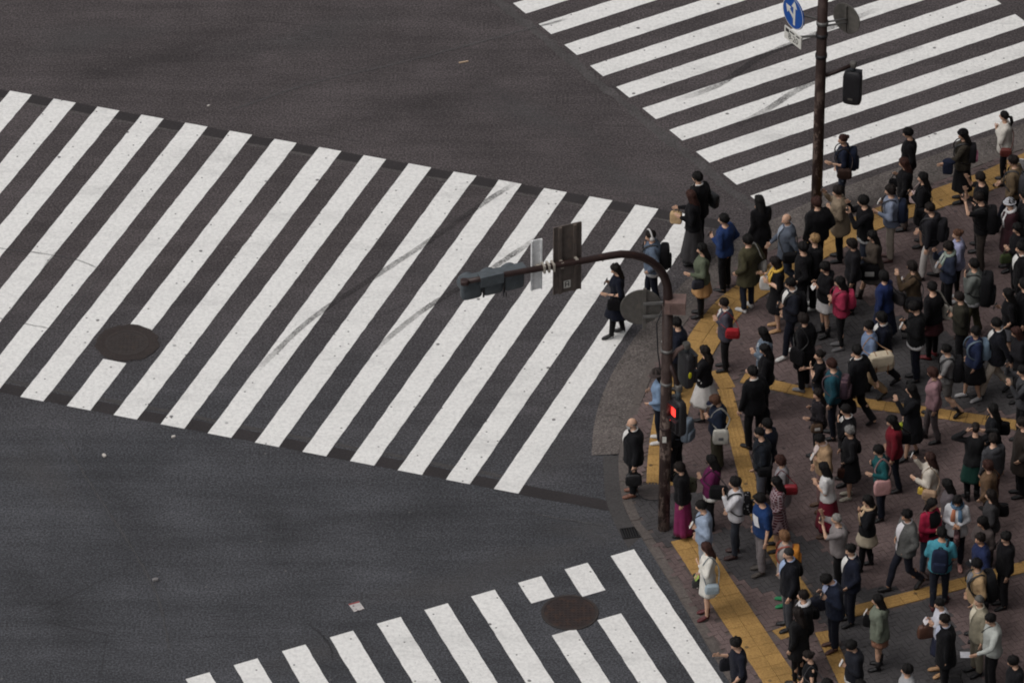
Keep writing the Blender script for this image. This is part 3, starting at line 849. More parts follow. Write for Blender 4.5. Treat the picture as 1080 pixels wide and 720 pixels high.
# panels fixed to the arm, seen from behind
o = at_arm('arm_sign', 567.5, 0.10); m = MB(); m.box((0, 0, 0.02), (0.20, 0.02, 1.02)); m.build('panel', M_WHITE, o, False)
for s in (-1, 1): m = MB(); m.box((s * .087, -.02, .02), (.022, .024, 1.02)); m.build('edge_rail', M_WHITE, o, False)
m = MB(); m.box((0, -.06, 0), (.07, .05, .1)); m.build('bracket', M_CLAMP, o, False)
tag(o, 'narrow white upright sign panel clamped to the curved arm', 'sign')
o = at_arm('arm_sign', 601, 0.11); m = MB(); m.box((0, 0, 0.03), (0.50, 0.02, 1.38)); m.build('panel', M_SIGNB, o, False)
for s in (-.14, .13): m = MB(); m.box((s, -.03, .03), (.055, .04, 1.36)); m.build('rail', M_SIGNB, o, False)
for s in (-.25, .25): m = MB(); m.box((s, -.012, .03), (.015, .03, 1.38)); m.build('edge', M_SIGNB, o, False)
m = MB(); m.box((0.0, -.0125, -.50), (.125, .005, .15)); stk = m.build('sticker', M_SWHITE, o, False)
m = MB()
for c, s in (((-.03, -.0165, -.50), (.016, .003, .10)), ((.03, -.0165, -.50), (.016, .003, .10)), ((0, -.0165, -.50), (.05, .003, .016)), ((0, -.0165, -.445), (.06, .003, .012))): m.box(c, s)
m.build('mark', M_INK, stk, False)
for s in (-.14, .13): m = MB(); m.box((s, -.09, 0.0), (.05, .11, .12)); m.build('clamp', M_CLAMP, o, False)
tag(o, 'wide brown sign back with two rails and small white sticker on the arm', 'sign')
for px in (573, 578, 583):
    m = MB(); p = armpt(px) - PB; m.box((0, 0, 0), (.035, .155, .15)); c = m.build('clamp_band', M_CLAMP, post, False); c.location = p; c.rotation_euler = Mb.to_euler()

# round sign seen from behind, left of the post
def round_sign(name, c, plane, r, mat_front, mat_back, parent=None):
    o = empty(name, c); o.rotation_euler = (0, 0, plane); n = 48
    m = MB(); m.ring_loft([[(q * math.cos(2 * math.pi * i / n), y, q * math.sin(2 * math.pi * i / n)) for i in range(n)] for q, y in ((r - .015, .012), (r, .008), (r, -.008), (r - .015, -.012))], True)
    d = m.build('disc', [mat_back], o, False); return o
c = G(676, 327, 4.55); c = Vector((c.x, c.y, c.z))
q = G(676, 325, 4.72)
o = round_sign('round_sign', q + Vector((0, 0.04, 0)), R(6), 0.36, M_GREYB, M_GREYB)
m = MB(); m.box((0.06, -.03, -.03), (.055, .035, .86)); m.build('back_bar', M_GREYB, o, False)
for z in (.10, -.17): m = MB(); m.box((.26, -.055, z), (.46, .03, .05)); m.build('bracket', M_GALV, o, False)
m = MB(); m.box((.46, -.03, -.03), (.06, .06, .40)); m.build('mount', M_GALV, o, False)
tag(o, 'grey back of a round road sign beside the curved arm\'s brown post', 'sign')

def ped_signal(loc, face, label, lit=None, sticker=False, drop=0.25):
    """loc: top centre of the housing; face: direction the lamps look"""
    o = empty('pedestrian_signal', loc); o.rotation_euler = (0, 0, face)
    m = MB(); m.rbox((0, 0, -.36), (.18, .36, .72), 0.15, None, 0, 24); h = m.build('housing', M_HOUSD, o)
    for k in range(2):
        z = -.20 - .32 * k
        m = MB(); m.box((.088, 0, z), (.012, .25, .25)); m.build('lens', M_RED_FACE if (lit == k) else M_LENS, o, False)
        if lit == k:
            L = o.children[-1]; m = MB(); m.ellipsoid((.099, 0, z + .078), (.006, .040, .036), 12, 8); m.rbox((.099, 0, z - .04), (.010, .13, .17), .4, None, 0, 16); m.build('standing_figure', M_RED_ON, L, False)
        m = MB()
        m.box((.125, 0, z + .142), (.075, .29, .012)); m.box((.115, .142, z + .02), (.055, .012, .25)); m.box((.115, -.142, z + .02), (.055, .012, .25)); m.build('visor', M_HOUSD, o, False)
    if lit is not None:
        m = MB(); m.ellipsoid((.099, .05, -.395), (.006, .018, .018), 8, 5); m.ellipsoid((.099, -.11, -.47), (.006, .018, .018), 8, 5); m.build('count_lamp', M_RED_ON, o)
    m = MB(); m.tube([(0, 0, -.01), (0, 0, drop)], .045, 12); m.build('hanger', M_HOUS, o)
    m = MB(); m.rbox((0, 0, drop), (.13, .13, .12), .5); m.build('joint', M_GREYB, o)
    if sticker == 'y': m = MB(); m.ellipsoid((-.02, -.182, -.40), (.035, .006, .07), 12, 8); m.build('yellow_sticker', M_YELS, o)
    if sticker == 'g': m = MB(); m.box((-.093, .02, -.58), (.006, .09, .04)); m.build('label_plate', M_GREYB, o, False)
    tag(o, label, 'pedestrian signal', 'pedestrian signals')
    return o
M_RED_FACE = m_plain('red_lens', (150, 14, 14), 0.35, 0.4, 0.0, 0.9)
q = PB + Vector((0.21, -0.10, 2.92)); ped_signal(q, R(212), 'pedestrian signal showing a lit red lamp on the rusty post', 0)
m = MB(); m.tube([(0.05, -.03, 3.62), (.14, -.07, 3.40), (.21, -.10, 3.16)], [.045, .045, .04], 10); m.build('bracket', M_ARM, post)
q = PB + Vector((0.34, 0.10, 3.80)); ped_signal(q, R(28), 'dark unlit pedestrian signal with yellow sticker behind the rusty post', None, 'y', .12)
m = MB(); m.tube([(0.04, .02, 3.62), (.18, .05, 3.85), (.34, .10, 3.93)], [.042, .042, .04], 10); m.build('bracket', M_BOX, post)

# second post, upper right
PC = G(860, 243)
post2 = empty('sign_post', PC); tag(post2, 'straight rusty brown post by the far crosswalk carrying signs', 'sign post')
m = MB(); m.tube([(0, 0, 0), (0.0, 0, 3.0), (0.0, 0, 6.6)], [.105, .10, .09], 20); m.build('post', M_POST, post2)
m = MB(); m.box((0, 0, 0.02), (.34, .34, .03)); m.build('base_plate', M_POST, post2, False)
for z in (3.9, 4.35, 4.62): m = MB(); m.tube([(0, 0, z - .035), (0, 0, z + .035)], .112, 18); m.build('clamp_band', M_HOUSD if z < 4.5 else M_GALV, post2)

# blue mandatory sign with two arrows
SA = R(-56)
zs = 4.78
q = G(837, 14, zs); q.x, q.y = q.x, q.y
o = round_sign('direction_sign', q, SA, 0.325, M_BLUE, M_BLUE)
d = o.children[0]; d.data.materials.clear(); d.data.materials.append(M_BLUE)
yf = -.0145
def flat(pts): m = MB(); m.poly([(x, yf, z) for x, z in pts]); return m
arrow = MB()
def add_poly(pts, y=yf):
    arrow.prism([(x, z) for x, z in pts], 0, 1) if False else arrow.poly([(x, y, z) for x, z in pts])
add_poly([(.01, -.24), (.07, -.24), (.07, .14), (.01, .14)])
add_poly([(-.05, .13), (.13, .13), (.04, .28)], yf - .0012)
add_poly([(.02, -.12), (.02, -.03), (-.13, .075), (-.165, .03)], yf - .0006)
add_poly([(-.22, .115), (-.17, -.06), (-.06, .10)], yf - .0018)
ar = arrow.build('arrow', M_SWHITE, o, False)
n = 48; m = MB(); m.ring_loft([[(r_ * math.cos(2 * math.pi * i / n), yf, r_ * math.sin(2 * math.pi * i / n)) for i in range(n)] for r_ in (.318, .305)], False); m.build('rim_line', M_SWHITE, o, False)
tag(o, 'round blue sign with white straight and left arrows', 'road sign')
q2 = G(836.5, 39.5, 4.28)
o2 = empty('plate_sign', q2); o2.rotation_euler = (0, 0, SA)
m = MB(); m.box((0, 0, 0), (.52, .02, .26)); m.build('plate', M_SWHITE, o2, False)
def text(s, size, loc, mat, parent, name='lettering'):
    cu = bpy.data.curves.new('t', 'FONT'); cu.body = s; cu.size = size; cu.align_x = 'CENTER'; cu.align_y = 'CENTER'; cu.extrude = 0.001
    t = bpy.data.objects.new('t', cu); COL.objects.link(t)
    bpy.context.view_layer.update()
    me = bpy.data.meshes.new_from_object(t.evaluated_get(bpy.context.evaluated_depsgraph_get()))
    bpy.data.objects.remove(t); me.materials.clear(); me.materials.append(mat)
    o = put(name, me, parent); o.location = loc; o.rotation_euler = (math.pi / 2, 0, 0); return o
text('8-20', .17, (0.02, -.0125, -.03), M_INK, o2)
m = MB(); m.box((-.17, -.0115, .07), (.10, .003, .07)); m.box((-.02, -.0115, .085), (.14, .003, .03)); m.box((.16, -.0115, .085), (.10, .003, .03)); m.build('symbol', M_INK, o2, False)
tag(o2, 'small white supplementary plate with dark figures under the blue sign', 'road sign')
for (s, e, z) in ((q, PC + Vector((0, 0, zs - .12)), 0), (q2, PC + Vector((0, 0, 4.33)), 0)):
    m = MB(); a_, b_ = s - PC, e - PC; m.tube([a_ + Vector((.02, .03, -.02)), b_], .022, 8); m.build('bracket', M_GALV, post2)
q3 = G(893, 21, 4.62)
o = round_sign('round_sign', q3 + Vector((0, .05, 0)), R(-40), 0.31, M_GREYB, M_GREYB)
m = MB(); m.box((0, -.03, 0), (.05, .03, .56)); m.build('back_bar', M_GREYB, o, False)
tag(o, 'grey back of a round sign right of the post with the blue sign', 'sign')
for dz in (.06, -.02): m = MB(); m.tube([Vector((.0, .0, 4.55 + dz)), q3 - PC + Vector((0, -.01, dz - .03))], .018, 8); m.build('bracket', M_GALV, post2)
q4 = G(900, 68, 3.60)
ped_signal(Vector((q4.x, q4.y, 3.46)), R(75), 'dark back of a pedestrian signal hanging from the far straight post', None, 'g', .14)
m = MB(); m.tube([(0, 0, 3.42), ((q4 - PC).x * .5, (q4 - PC).y * .5, 3.50), ((q4 - PC).x, (q4 - PC).y, 3.60)], [.04, .038, .038], 10); m.build('bracket', M_ARM, post2)

# ------------------------------------------------------------------ people
SKIN = [(214, 172, 146), (205, 160, 132), (222, 184, 160), (196, 150, 122)]
BLK, OFF, NAVY, DNAVY = (23, 22, 25), (33, 32, 36), (32, 38, 58), (24, 27, 40)
HB, HD, HR, HBR, HG, HBL = (20, 18, 18), (30, 24, 22), (56, 34, 29), (84, 58, 44), (125, 120, 116), (150, 120, 84)
WHT, CRM, GRY, DGR, LGR = (214, 212, 208), (206, 196, 178), (112, 112, 116), (66, 66, 70), (160, 160, 162)
BEI, KHA, OLV, BRN, TAN = (178, 160, 132), (136, 112, 84), (72, 68, 48), (74, 54, 44), (184, 138, 92)
JEAN, DJEAN, LBLUE, RBLUE = (52, 62, 82), (38, 42, 56), (132, 158, 190), (32, 46, 92)

POSES = {'down': ((-.02, .06, -.275), (.04, .07, -.53)), 'phone': ((.0, .07, -.27), (.21, -.07, -.16)), 'photo': ((.20, .07, -.13), (.33, -.06, .12)), 'high': ((.23, .07, .03), (.30, -.05, .27)),
         'chest': ((.07, .08, -.26), (.19, -.11, -.07)), 'face': ((.14, .03, -.24), (.20, -.11, .04)), 'bag': ((.0, .10, -.26), (.22, .05, -.22)), 'fold': ((.04, .09, -.27), (.20, -.13, -.24)),
         'head': ((.02, .28, .11), (-.02, .02, .22)), 'pocket': ((-.11, .11, -.25), (.06, .06, -.44)), 'swf': ((.10, .06, -.25), (.27, .04, -.42)), 'swb': ((-.14, .07, -.24), (-.22, .08, -.48)),
         'reach': ((.13, .13, -.22), (.37, .14, -.27)), 'low': ((-.01, .08, -.27), (.12, -.01, -.47)), 'hips': ((-.06, .13, -.25), (.12, .03, -.36)), 'strap': ((.06, .08, -.26), (.12, -.04, -.05))}

REMESH = []                                                   # objects whose shells are welded in one pass
def remesh(o, vox, it, amp=0.0, seed=0.0):
    r = o.modifiers.new('r', 'REMESH'); r.mode = 'VOXEL'; r.voxel_size = vox; r.use_smooth_shade = True
    s = o.modifiers.new('s', 'SMOOTH'); s.iterations = it; s.factor = 0.5
    REMESH.append((o, amp, seed))

def limb(a, b, L):
    d = (b - a); return a + d.normalized() * L

def hand(mb, w, fd, pn, thumb_side, curl, s):
    """palm and five unequal bent fingers; fd finger direction, pn palm normal"""
    fd = fd.normalized(); pn = (pn - fd * pn.dot(fd)).normalized(); ac = fd.cross(pn) * thumb_side
    rings = []
    for t, hw, ht in ((-.015, .026, .019), (.02, .034, .017), (.06, .041, .015), (.088, .040, .012)):
        c = w + fd * t * s
        rings.append([c + (ac * hw * math.cos(2 * math.pi * i / 8) + pn * ht * math.sin(2 * math.pi * i / 8)) * s for i in range(8)])
    mb.ring_loft(rings, True)
    for k, (off, L) in enumerate(((.030, .070), (.010, .080), (-.010, .074), (-.029, .058))):
        p = w + (fd * .082 + ac * off) * s; d = fd.copy(); pts = [p - fd * .01 * s]; 
        for seg, q in enumerate((.42, .33, .25)):
            a = curl * (0.5 + 0.35 * seg); d = (d * math.cos(a) + pn * math.sin(a)).normalized()
            p = p + d * L * q * s; pts.append(p)
        mb.tube(pts, [.0095 * s, .009 * s, .008 * s, .0065 * s], 6)
    p = w + (fd * .02 + ac * .028) * s; d = (fd * .62 + ac * .75 + pn * .25).normalized()
    mb.tube([p, p + d * .035 * s, p + (d * .035 + (fd * .9 + pn * curl * .6 + ac * .15) * .03) * s], [.013 * s, .011 * s, .008 * s], 6)

TORSO_M = [(.78, .150, .105, 0), (.86, .166, .118, -.005), (.94, .164, .118, 0), (1.02, .150, .108, .005), (1.12, .150, .108, .005), (1.23, .166, .118, .0), (1.32, .172, .112, -.005), (1.385, .150, .088, -.01), (1.43, .085, .062, -.01)]
TORSO_F = [(.78, .150, .108, 0), (.86, .168, .122, -.008), (.94, .158, .115, -.004), (1.02, .130, .098, .004), (1.10, .126, .096, .006), (1.21, .146, .120, .012), (1.31, .152, .104, -.002), (1.375, .135, .080, -.01), (1.42, .070, .055, -.01)]

def tor_at(T, z):
    if z <= T[0][0]: return T[0][1:]
    for a, b in zip(T, T[1:]):
        if z <= b[0]:
            t = (z - a[0]) / (b[0] - a[0]); return tuple(a[i] + (b[i] - a[i]) * t for i in (1, 2, 3))
    return T[-1][1:]

def head_verts(mb, s, xf, mi_skin=0, mi_dark=1, mi_lip=2, brow=0.0):
    nt, nf = 20, 24; rows = []
    for i in range(nt + 1):
        th = math.pi * i / nt; row = []
        for j in range(nf):
            ph = 2 * math.pi * j / nf; dx, dy, dz = math.sin(th) * math.cos(ph), math.sin(th) * math.sin(ph), math.cos(th)
            x, y, z = dx * .098, dy * .076, dz * .118
            t = max(0.0, -dz)
            if dx > 0: x *= 0.97; y *= 1 - .28 * t * t
            else: x *= 1 - .42 * t; y *= 1 - .22 * t
            pa = abs((ph + math.pi) % (2 * math.pi) - math.pi)
            deg = math.degrees(th); pd = math.degrees(pa)
            if pd < 10 and 84 < deg < 112: x += .010 + .014 * (deg - 84) / 24
            if 12 < pd < 42 and 80 < deg < 90: x -= .007
            if pd < 24 and 140 < deg < 165: x += .012
            if 80 < pd < 102 and 82 < deg < 112: y *= 1.16; x -= .004
            row.append(xf(Vector((x, y, z)) * s))
        rows.append(row)
    b = len(mb.v)
    for r in rows[1:-1]: mb.v.extend([tuple(p) for p in r])
    top = len(mb.v); mb.v.append(tuple(rows[0][0])); bot = len(mb.v); mb.v.append(tuple(rows[-1][0]))
    for i in range(nt - 2):
        dg = 180 / nt * (i + 1.5)
        for j in range(nf):
            k = (j + 1) % nf; pm = abs(((2 * (j + .5) / nf * 180) + 180) % 360 - 180)
            mi = mi_skin
            if 80 < dg < 90 and 15 < pm < 36: mi = mi_dark
            elif 120 < dg < 132 and pm < 24: mi = mi_lip
            mb.f.append((b + i * nf + j, b + (i + 1) * nf + j, b + (i + 1) * nf + k, b + i * nf + k)); mb.m.append(mi)
    for j in range(nf):
        k = (j + 1) % nf
        mb.f.append((top, b + j, b + k)); mb.m.append(mi_skin)
        e = b + (nt - 2) * nf; mb.f.append((bot, e + k, e + j)); mb.m.append(mi_skin)

def skull(th, ph, off=0.0):
    dx, dy, dz = math.sin(th) * math.cos(ph), math.sin(th) * math.sin(ph), math.cos(th)
    x, y, z = dx * (.098 + off), dy * (.076 + off), dz * (.118 + off)
    t = max(0.0, -dz)
    if dx < 0: x *= 1 - .25 * t; y *= 1 - .15 * t
    return Vector((x, y, z))

def hair_mesh(style, s, xf, rng, gv):
    """gv: world-down direction helper, xf maps head coordinates to person space"""
    mb = MB(); nf = 32
    base = {'short': (70, 106, 130, .026), 'fade': (62, 90, 120, .014), 'bob': (78, 122, 138, .034), 'long': (74, 116, 132, .030), 'pony': (66, 96, 122, .018), 'bun': (66, 96, 122, .018), 'full': (80, 110, 132, .036),
            'bald': (60, 90, 118, .008)}[style]
    f, sd, bk, off = base
    sh = rng.uniform(0, 9)
    cols = []
    for j in range(nf):
        ph = 2 * math.pi * j / nf; pa = abs((ph + math.pi) % (2 * math.pi) - math.pi); pd = math.degrees(pa)
        if pd < 90:
            t = pd / 90; t = max(0, (t - .30) / .70) ** .8 if style not in ('bob', 'long') else max(0, (t - .42) / .58) ** 0.6
            lim = f + (sd - f) * t
        else: lim = sd + (bk - sd) * ((pd - 90) / 90)
        lim += 4 * math.sin(j * 2.3 + sh)
        st = 0.0
        if style == 'bald': st = 78 if pd > 65 else lim
        offv = off * (.55 + .45 * min(1, pd / 70)) if style in ('short', 'full', 'fade') else off
        rid = offv * (1 + .22 * math.sin(j * 5.1 + sh) + .15 * math.sin(j * 2.7 + sh * 2))
        col = []
        for i in range(9):
            th = math.radians(st + (lim - st) * i / 8)
            o = rid * (.8, .9, 1.0, 1.05, 1.0, .95, .8, .55, .08)[i] + .007 * noise.noise((math.cos(ph) * 3.1 + sh, math.sin(ph) * 3.1, i * .8)) * (i < 8)
            if style == 'short': o += .007 * math.sin(i * 2.1 + j * 3.3 + sh) + .006 * math.sin(i * 1.3 - j * 1.9 + sh)
            col.append(xf(skull(th, ph, o) * s))
        cols.append((pd, ph, col))
    b = len(mb.v)
    for _, _, c in cols: mb.v.extend([tuple(p) for p in c])
    for j in range(nf):
        k = (j + 1) % nf
        if style == 'bald' and (cols[j][0] <= 65 or cols[k][0] <= 65): continue
        for i in range(8): mb.f.append((b + j * 9 + i, b + j * 9 + i + 1, b + k * 9 + i + 1, b + k * 9 + i)); mb.m.append(0)
    if style in ('long', 'bob'):
        L = (.34 if style == 'long' else .05) * rng.uniform(.8, 1.15)
        rows = 8; sel = [c for c in cols if c[0] > 62]
        sel.sort(key=lambda c: c[1])
        n = len(sel); b = len(mb.v)
        hub = xf(Vector((0, 0, 0)))
        for r in range(rows + 1):
            t = r / rows
            for q, (pd, ph, col) in enumerate(sel):
                p = col[6].copy()
                ctr = xf(Vector((-.02, 0, -.03)) * s)
                d = Vector((p.x - ctr.x, p.y - ctr.y, 0))
                spread = 1.0 + .10 * math.sin(t * 2.6) - .22 * t * t
                back_shift = -.075 * min(1, t * 1.6) * s if style == 'long' else 0
                z = p.z - L * s * t * (1 - .22 * abs(math.cos(ph)) * (1 if pd < 90 else 0)) * (0.75 if pd < 85 else 1)
                pp = Vector((ctr.x + d.x * spread + back_shift, ctr.y + d.y * spread, z))
                pp += Vector((math.sin(q * 2.9 + sh), math.cos(q * 2.3 + sh), 0)) * .006 * (0.3 + t)
                mb.v.append(tuple(pp))
        for r in range(rows):
            for q in range(n - 1): mb.f.append((b + r * n + q, b + (r + 1) * n + q, b + (r + 1) * n + q + 1, b + r * n + q + 1)); mb.m.append(0)
        mb.f.append(tuple(b + rows * n + q for q in range(n))); mb.m.append(0)
    if style == 'pony':
        a = xf(Vector((-.10, 0, .01)) * s); mb.tube([a + Vector((.02, 0, .01)), a + Vector((-.05, 0, -.01)) * s, a + Vector((-.07, 0, -.12)) * s, a + Vector((-.05, 0, -.24)) * s], [.022, .034, .034, .010], 10)
    if style == 'bun':
        a = xf(Vector((-.105, 0, .045)) * s); mb.ellipsoid(a, (.042 * s, .048 * s, .044 * s), 12, 8)
    return mb

def loft_body(mb, T, infl, zlo, zhi=1.44, flare=0.0, n=18, steps=9, wid=1.0):
    rings = []
    for k in range(steps + 1):
        z = zlo + (zhi - zlo) * k / steps
        w, d, xo = tor_at(T, z)
        fl = flare * max(0, (1.0 - z))
        e = infl if z < 1.34 else infl * max(.35, 1 - (z - 1.34) * 5)
        rings.append([Vector((xo + (d + e + fl) * math.cos(2 * math.pi * i / n), (w * wid + e + fl) * math.sin(2 * math.pi * i / n), z)) for i in range(n)])
    mb.ring_loft(rings, True)

def shoe_mesh(kind, s):
    mb = MB(); n = 12; rings = []
    hl = .05 if kind == 'heel' else 0.0
    for x, hw, h in ((-.085, .022, .055), (-.075, .034, .085), (-.03, .038, .095), (.03, .040, .082), (.085, .046, .066), (.125, .044, .055), (.152, .032, .042), (.163, .014, .026)):
        lift = hl * max(0, (0.06 - x) / .14)
        lift = min(lift, .055)
        rings.append([Vector((x, hw * math.cos(a), lift + max(0.004, h / 2 + h / 2 * math.sin(a)) if math.sin(a) > -.55 else lift + .002)) for a in (2 * math.pi * i / n for i in range(n))])
    mb.ring_loft(rings, True)
    if kind == 'heel': mb.tube([(-.07, 0, .0), (-.066, 0, .06)], [.008, .018], 6)
    if kind == 'boot': mb.tube([(-.03, 0, .05), (-.035, 0, .14), (-.035, 0, .24)], [.045, .050, .055], 12)
    return mb

ALL_LABELS = {}
COUNT = [0]
def person(hx, hy, h, face, who, tail, hair=('short', HB), top=('shirt', BLK), bot=('trousers', BLK), shoes=('shoe', BLK), arms='down down', legs='stand', nod=0, yaw=0, tone=0, sex='m', hat=None, scarf=None, mask=None, lean=0.0, wide=1.0, bags=(), group='people waiting on the corner pavement', ground=None):
    idx = COUNT[0]; COUNT[0] += 1
    rng = random.Random(idx * 77 + 5)
    s = h / 1.70 * 1.0
    face += rng.uniform(-9, 9)
    zg = ZP + .003 if ground is None else ground
    sway = rng.uniform(-.06, .06)
    lean += rng.uniform(-.035, .06)
    if not yaw: yaw = rng.uniform(-28, 28)
    if not nod: nod = rng.uniform(-2, 12)
    base = G(hx, hy, zg + h * 0.925)
    fa = R(face)
    # nod and lean move the head forward: step the feet back so that the head stays put
    hxo = (.02 + math.sin(R(nod)) * .10 + lean * .62) * s
    base = Vector((base.x - math.cos(fa) * hxo, base.y - math.sin(fa) * hxo, zg))
    P = empty('person', base, fa)
    tag(P, (who + ' ' + tail).strip(), 'person', group)
    T = TORSO_M if sex == 'm' else TORSO_F
    wide *= 1.05 + rng.uniform(-.03, .05)
    if wide != 1.0: T = [(a, b * wide, c * wide, d) for a, b, c, d in T]
    sk = skin(SKIN[tone])
    def U(v):                                                 # upper-body lean and sway, then scale
        v = Vector(v)
        if v.z > .9: v = v + Vector(((v.z - .9) * lean * 1.05, (v.z - .9) * sway * .5, -abs(lean) * .12 * (v.z - .9)))
        return v * s
    sh_y = .168 if sex == 'm' else .148
    sh_y *= (1 + (wide - 1) * .8)
    # --- legs
    LEG = {}
    for sd in (1, -1):
        hip = Vector((0, sd * .085, .90))
        if legs == 'walk':
            fr = (sd == 1) ^ (idx % 2 == 0)
            kn, an, pit = (Vector((.17, sd * .08, .50)), Vector((.27, sd * .07, .085)), R(-8)) if fr else (Vector((-.03, sd * .085, .48)), Vector((-.32, sd * .075, .17)), R(38))
        elif legs == 'step':
            fr = (sd == 1) ^ (idx % 2 == 0)
            kn, an, pit = (Vector((.09, sd * .10, .49)), Vector((.12, sd * .11, .08)), 0) if fr else (Vector((-.03, sd * .09, .48)), Vector((-.12, sd * .09, .085)), R(4))
        else:
            o = rng.uniform(-.03, .03); w = rng.uniform(.075, .125)
            kn, an, pit = Vector((.015 + o * .6, sd * (w + .005), .49)), Vector((-.01 + o, sd * w, .08)), 0
        tw = sd * R(rng.uniform(4, 16))
        LEG[sd] = (hip, kn, an, pit, tw)
    # --- arms
    ARM = {}
    for sd, nm in zip((1, -1), arms.split()):
        e, w = POSES[nm]
        j = lambda: rng.uniform(-.035, .035)
        sho = Vector((-.01, sd * sh_y, 1.36))
        el = sho + Vector((e[0] + j(), sd * (e[1] + j()), e[2]))
        wr = sho + Vector((w[0] + j(), sd * (w[1] + j()), w[2] + j()))
        el = limb(sho, el, .275); wr = limb(el, wr, .245)
        ARM[sd] = (sho, el, wr, nm)
    # --- body (one welded surface)
    mb = MB()
    rings = []
    for (z, w, d, xo) in T: rings.append([U((xo + d * math.cos(2 * math.pi * i / 16), w * math.sin(2 * math.pi * i / 16), z)) for i in range(16)])
    mb.ring_loft(rings, True)
    mb.capsule(U((-.012, 0, 1.38)), .058 * s, U((.015, 0, 1.50)), .052 * s)
    lr = (.088, .060, .040) if sex == 'm' else (.086, .055, .037)
    for sd, (hip, kn, an, pit, tw) in LEG.items():
        mb.capsule(hip * s, lr[0] * s, kn * s, lr[1] * .95 * s); mb.capsule(kn * s, lr[1] * s, an * s, lr[2] * s)
        cf = kn.lerp(an, .32); mb.capsule((cf + Vector((-.012, 0, .03))) * s, .056 * s, (cf + Vector((-.008, 0, -.08))) * s, .046 * s)
    ar = (.048, .040, .030) if sex == 'm' else (.042, .035, .027)
    for sd, (sho, el, wr, nm) in ARM.items():
        mb.capsule(U(sho), ar[0] * 1.1 * s, U(el), ar[1] * s); mb.capsule(U(el), ar[1] * s, U(wr), ar[2] * s)
    body = mb.build('body', [sk, m_eye(), m_lip()], P)
    remesh(body, .025, 3)
    # --- head and hands, welded into the body later
    hb = MB()
    pv = U((.0, 0, 1.465)); Rm = Matrix.Rotation(R(yaw), 3, 'Z') @ Matrix.Rotation(R(nod + rng.uniform(-3, 5)), 3, 'Y')
    hc = U((.022, 0, 1.578)) - pv
    xf = lambda v: pv + Rm @ (hc + v * .92)
    head_verts(hb, s, xf)
    for sd, (sho, el, wr, nm) in ARM.items():
        fd = (U(wr) - U(el)).normalized()
        if nm in ('phone', 'photo', 'high'): pn, cu, fdir = Vector((0, -sd, 0)), .55, (fd * .6 + Vector((.2, 0, .75)))
        elif nm in ('chest', 'face', 'fold', 'strap'): pn, cu, fdir = Vector((-1, 0, 0)), .35, fd
        elif nm == 'head': pn, cu, fdir = Vector((1, 0, 0)), .3, Vector((0, -sd, .2))
        else: pn, cu, fdir = Vector((.15, -sd, 0)), .35, fd
        hand(hb, U(wr) + fd * .012 * s, fdir, pn, 1, cu, s * .93)
    EXTRA[body.name] = hb
    # --- hair and hat
    if hair:
        hm = hair_mesh(hair[0], s, xf, rng, None)
        hm.build('hair', hairmat(hair[1]), P)
    if hat:
        kind, rgb = hat[0], hat[1]; m = MB(); nf = 24; rows = []
    if hat and hat[0] == 'headphones':
        m.tube([xf(Vector((.0, .115 * math.cos(a), .02 + .135 * math.sin(a))) * s) for a in (math.pi * i / 14 for i in range(15))], .016 * s, 8)
        for q in (1, -1): m.ellipsoid(xf(Vector((.005, q * .108, -.005)) * s), (.045 * s, .028 * s, .05 * s), 12, 8)
        m.build('headphones', fabric(rgb), P)
    elif hat:
        lim = {'cap': 80, 'knit': 84, 'brim': 78, 'beret': 66}[kind]; of = {'cap': .022, 'knit': .026, 'brim': .028, 'beret': .035}[kind]
        for i in range(9):
            th = math.radians(3 + lim * i / 8); rows.append([xf(skull(th, 2 * math.pi * j / nf, of + (.010 * math.sin(3.0 * i) if kind == 'beret' else 0)) * s) for j in range(nf)])
        m.ring_loft(rows, False); m.f.append(tuple(range(nf))); m.m.append(0)
        if kind == 'knit': m.tube([xf(skull(math.radians(82), 2 * math.pi * j / nf, .030) * s) for j in range(nf + 1)], .014, 6)
        if kind == 'cap':
            b = len(m.v); q = 9
            for r in range(3):
                for j in range(q):
                    a = math.radians(-62 + 124 * j / (q - 1)); rr = .10 + .035 * r * math.cos(a)
                    m.v.append(tuple(xf(Vector((rr * math.cos(a) + .012 + r * .012, .95 * rr * math.sin(a) * .86, .028 - .010 * r)) * s)))
            for r in range(2):
                for j in range(q - 1): m.f.append((b + r * q + j, b + r * q + j + 1, b + (r + 1) * q + j + 1, b + (r + 1) * q + j)); m.m.append(0)
        if kind == 'brim':
            m.ring_loft([[xf(Vector((rr * math.cos(2 * math.pi * j / nf), rr * .9 * math.sin(2 * math.pi * j / nf), z)) * s) for j in range(nf)] for rr, z in ((.11, .035), (.17, .012), (.172, .006), (.11, .022))], False)
        ht = m.build('hat', fabric(rgb, 'knit' if kind == 'knit' else 'plain'), P)
        if len(hat) > 2:
            m = MB(); m.box(xf(Vector((.115, .0, .065)) * s), (.012, .05, .035)); m.build('emblem', fabric(hat[2]), ht, False)
    if mask:
        m = MB(); rows = [[xf(skull(math.radians(100 + 42 * i / 5), math.radians(-58 + 116 * j / 10), .016 + .016 * math.cos(math.radians(-58 + 116 * j / 10) * 1.4)) * s) for j in range(11)] for i in range(6)]
        m.ring_loft(rows, False, 0, False); m.build('face_mask', fabric(mask), P)
    # --- clothes
    ty, tc = top[0], top[1]; opt = top[2] if len(top) > 2 else {}
    fk = opt.get('kind', 'plain'); fm = fabric(tc, fk, opt.get('c2'))
    infl = {'tee': .016, 'tank': .012, 'shirt': .020, 'sweater': .028, 'jacket': .034, 'suit': .032, 'coat': .040, 'dress': .018, 'hoodie': .036}[ty]
    infl += opt.get('fat', 0) + .004 + rng.uniform(0, .008)
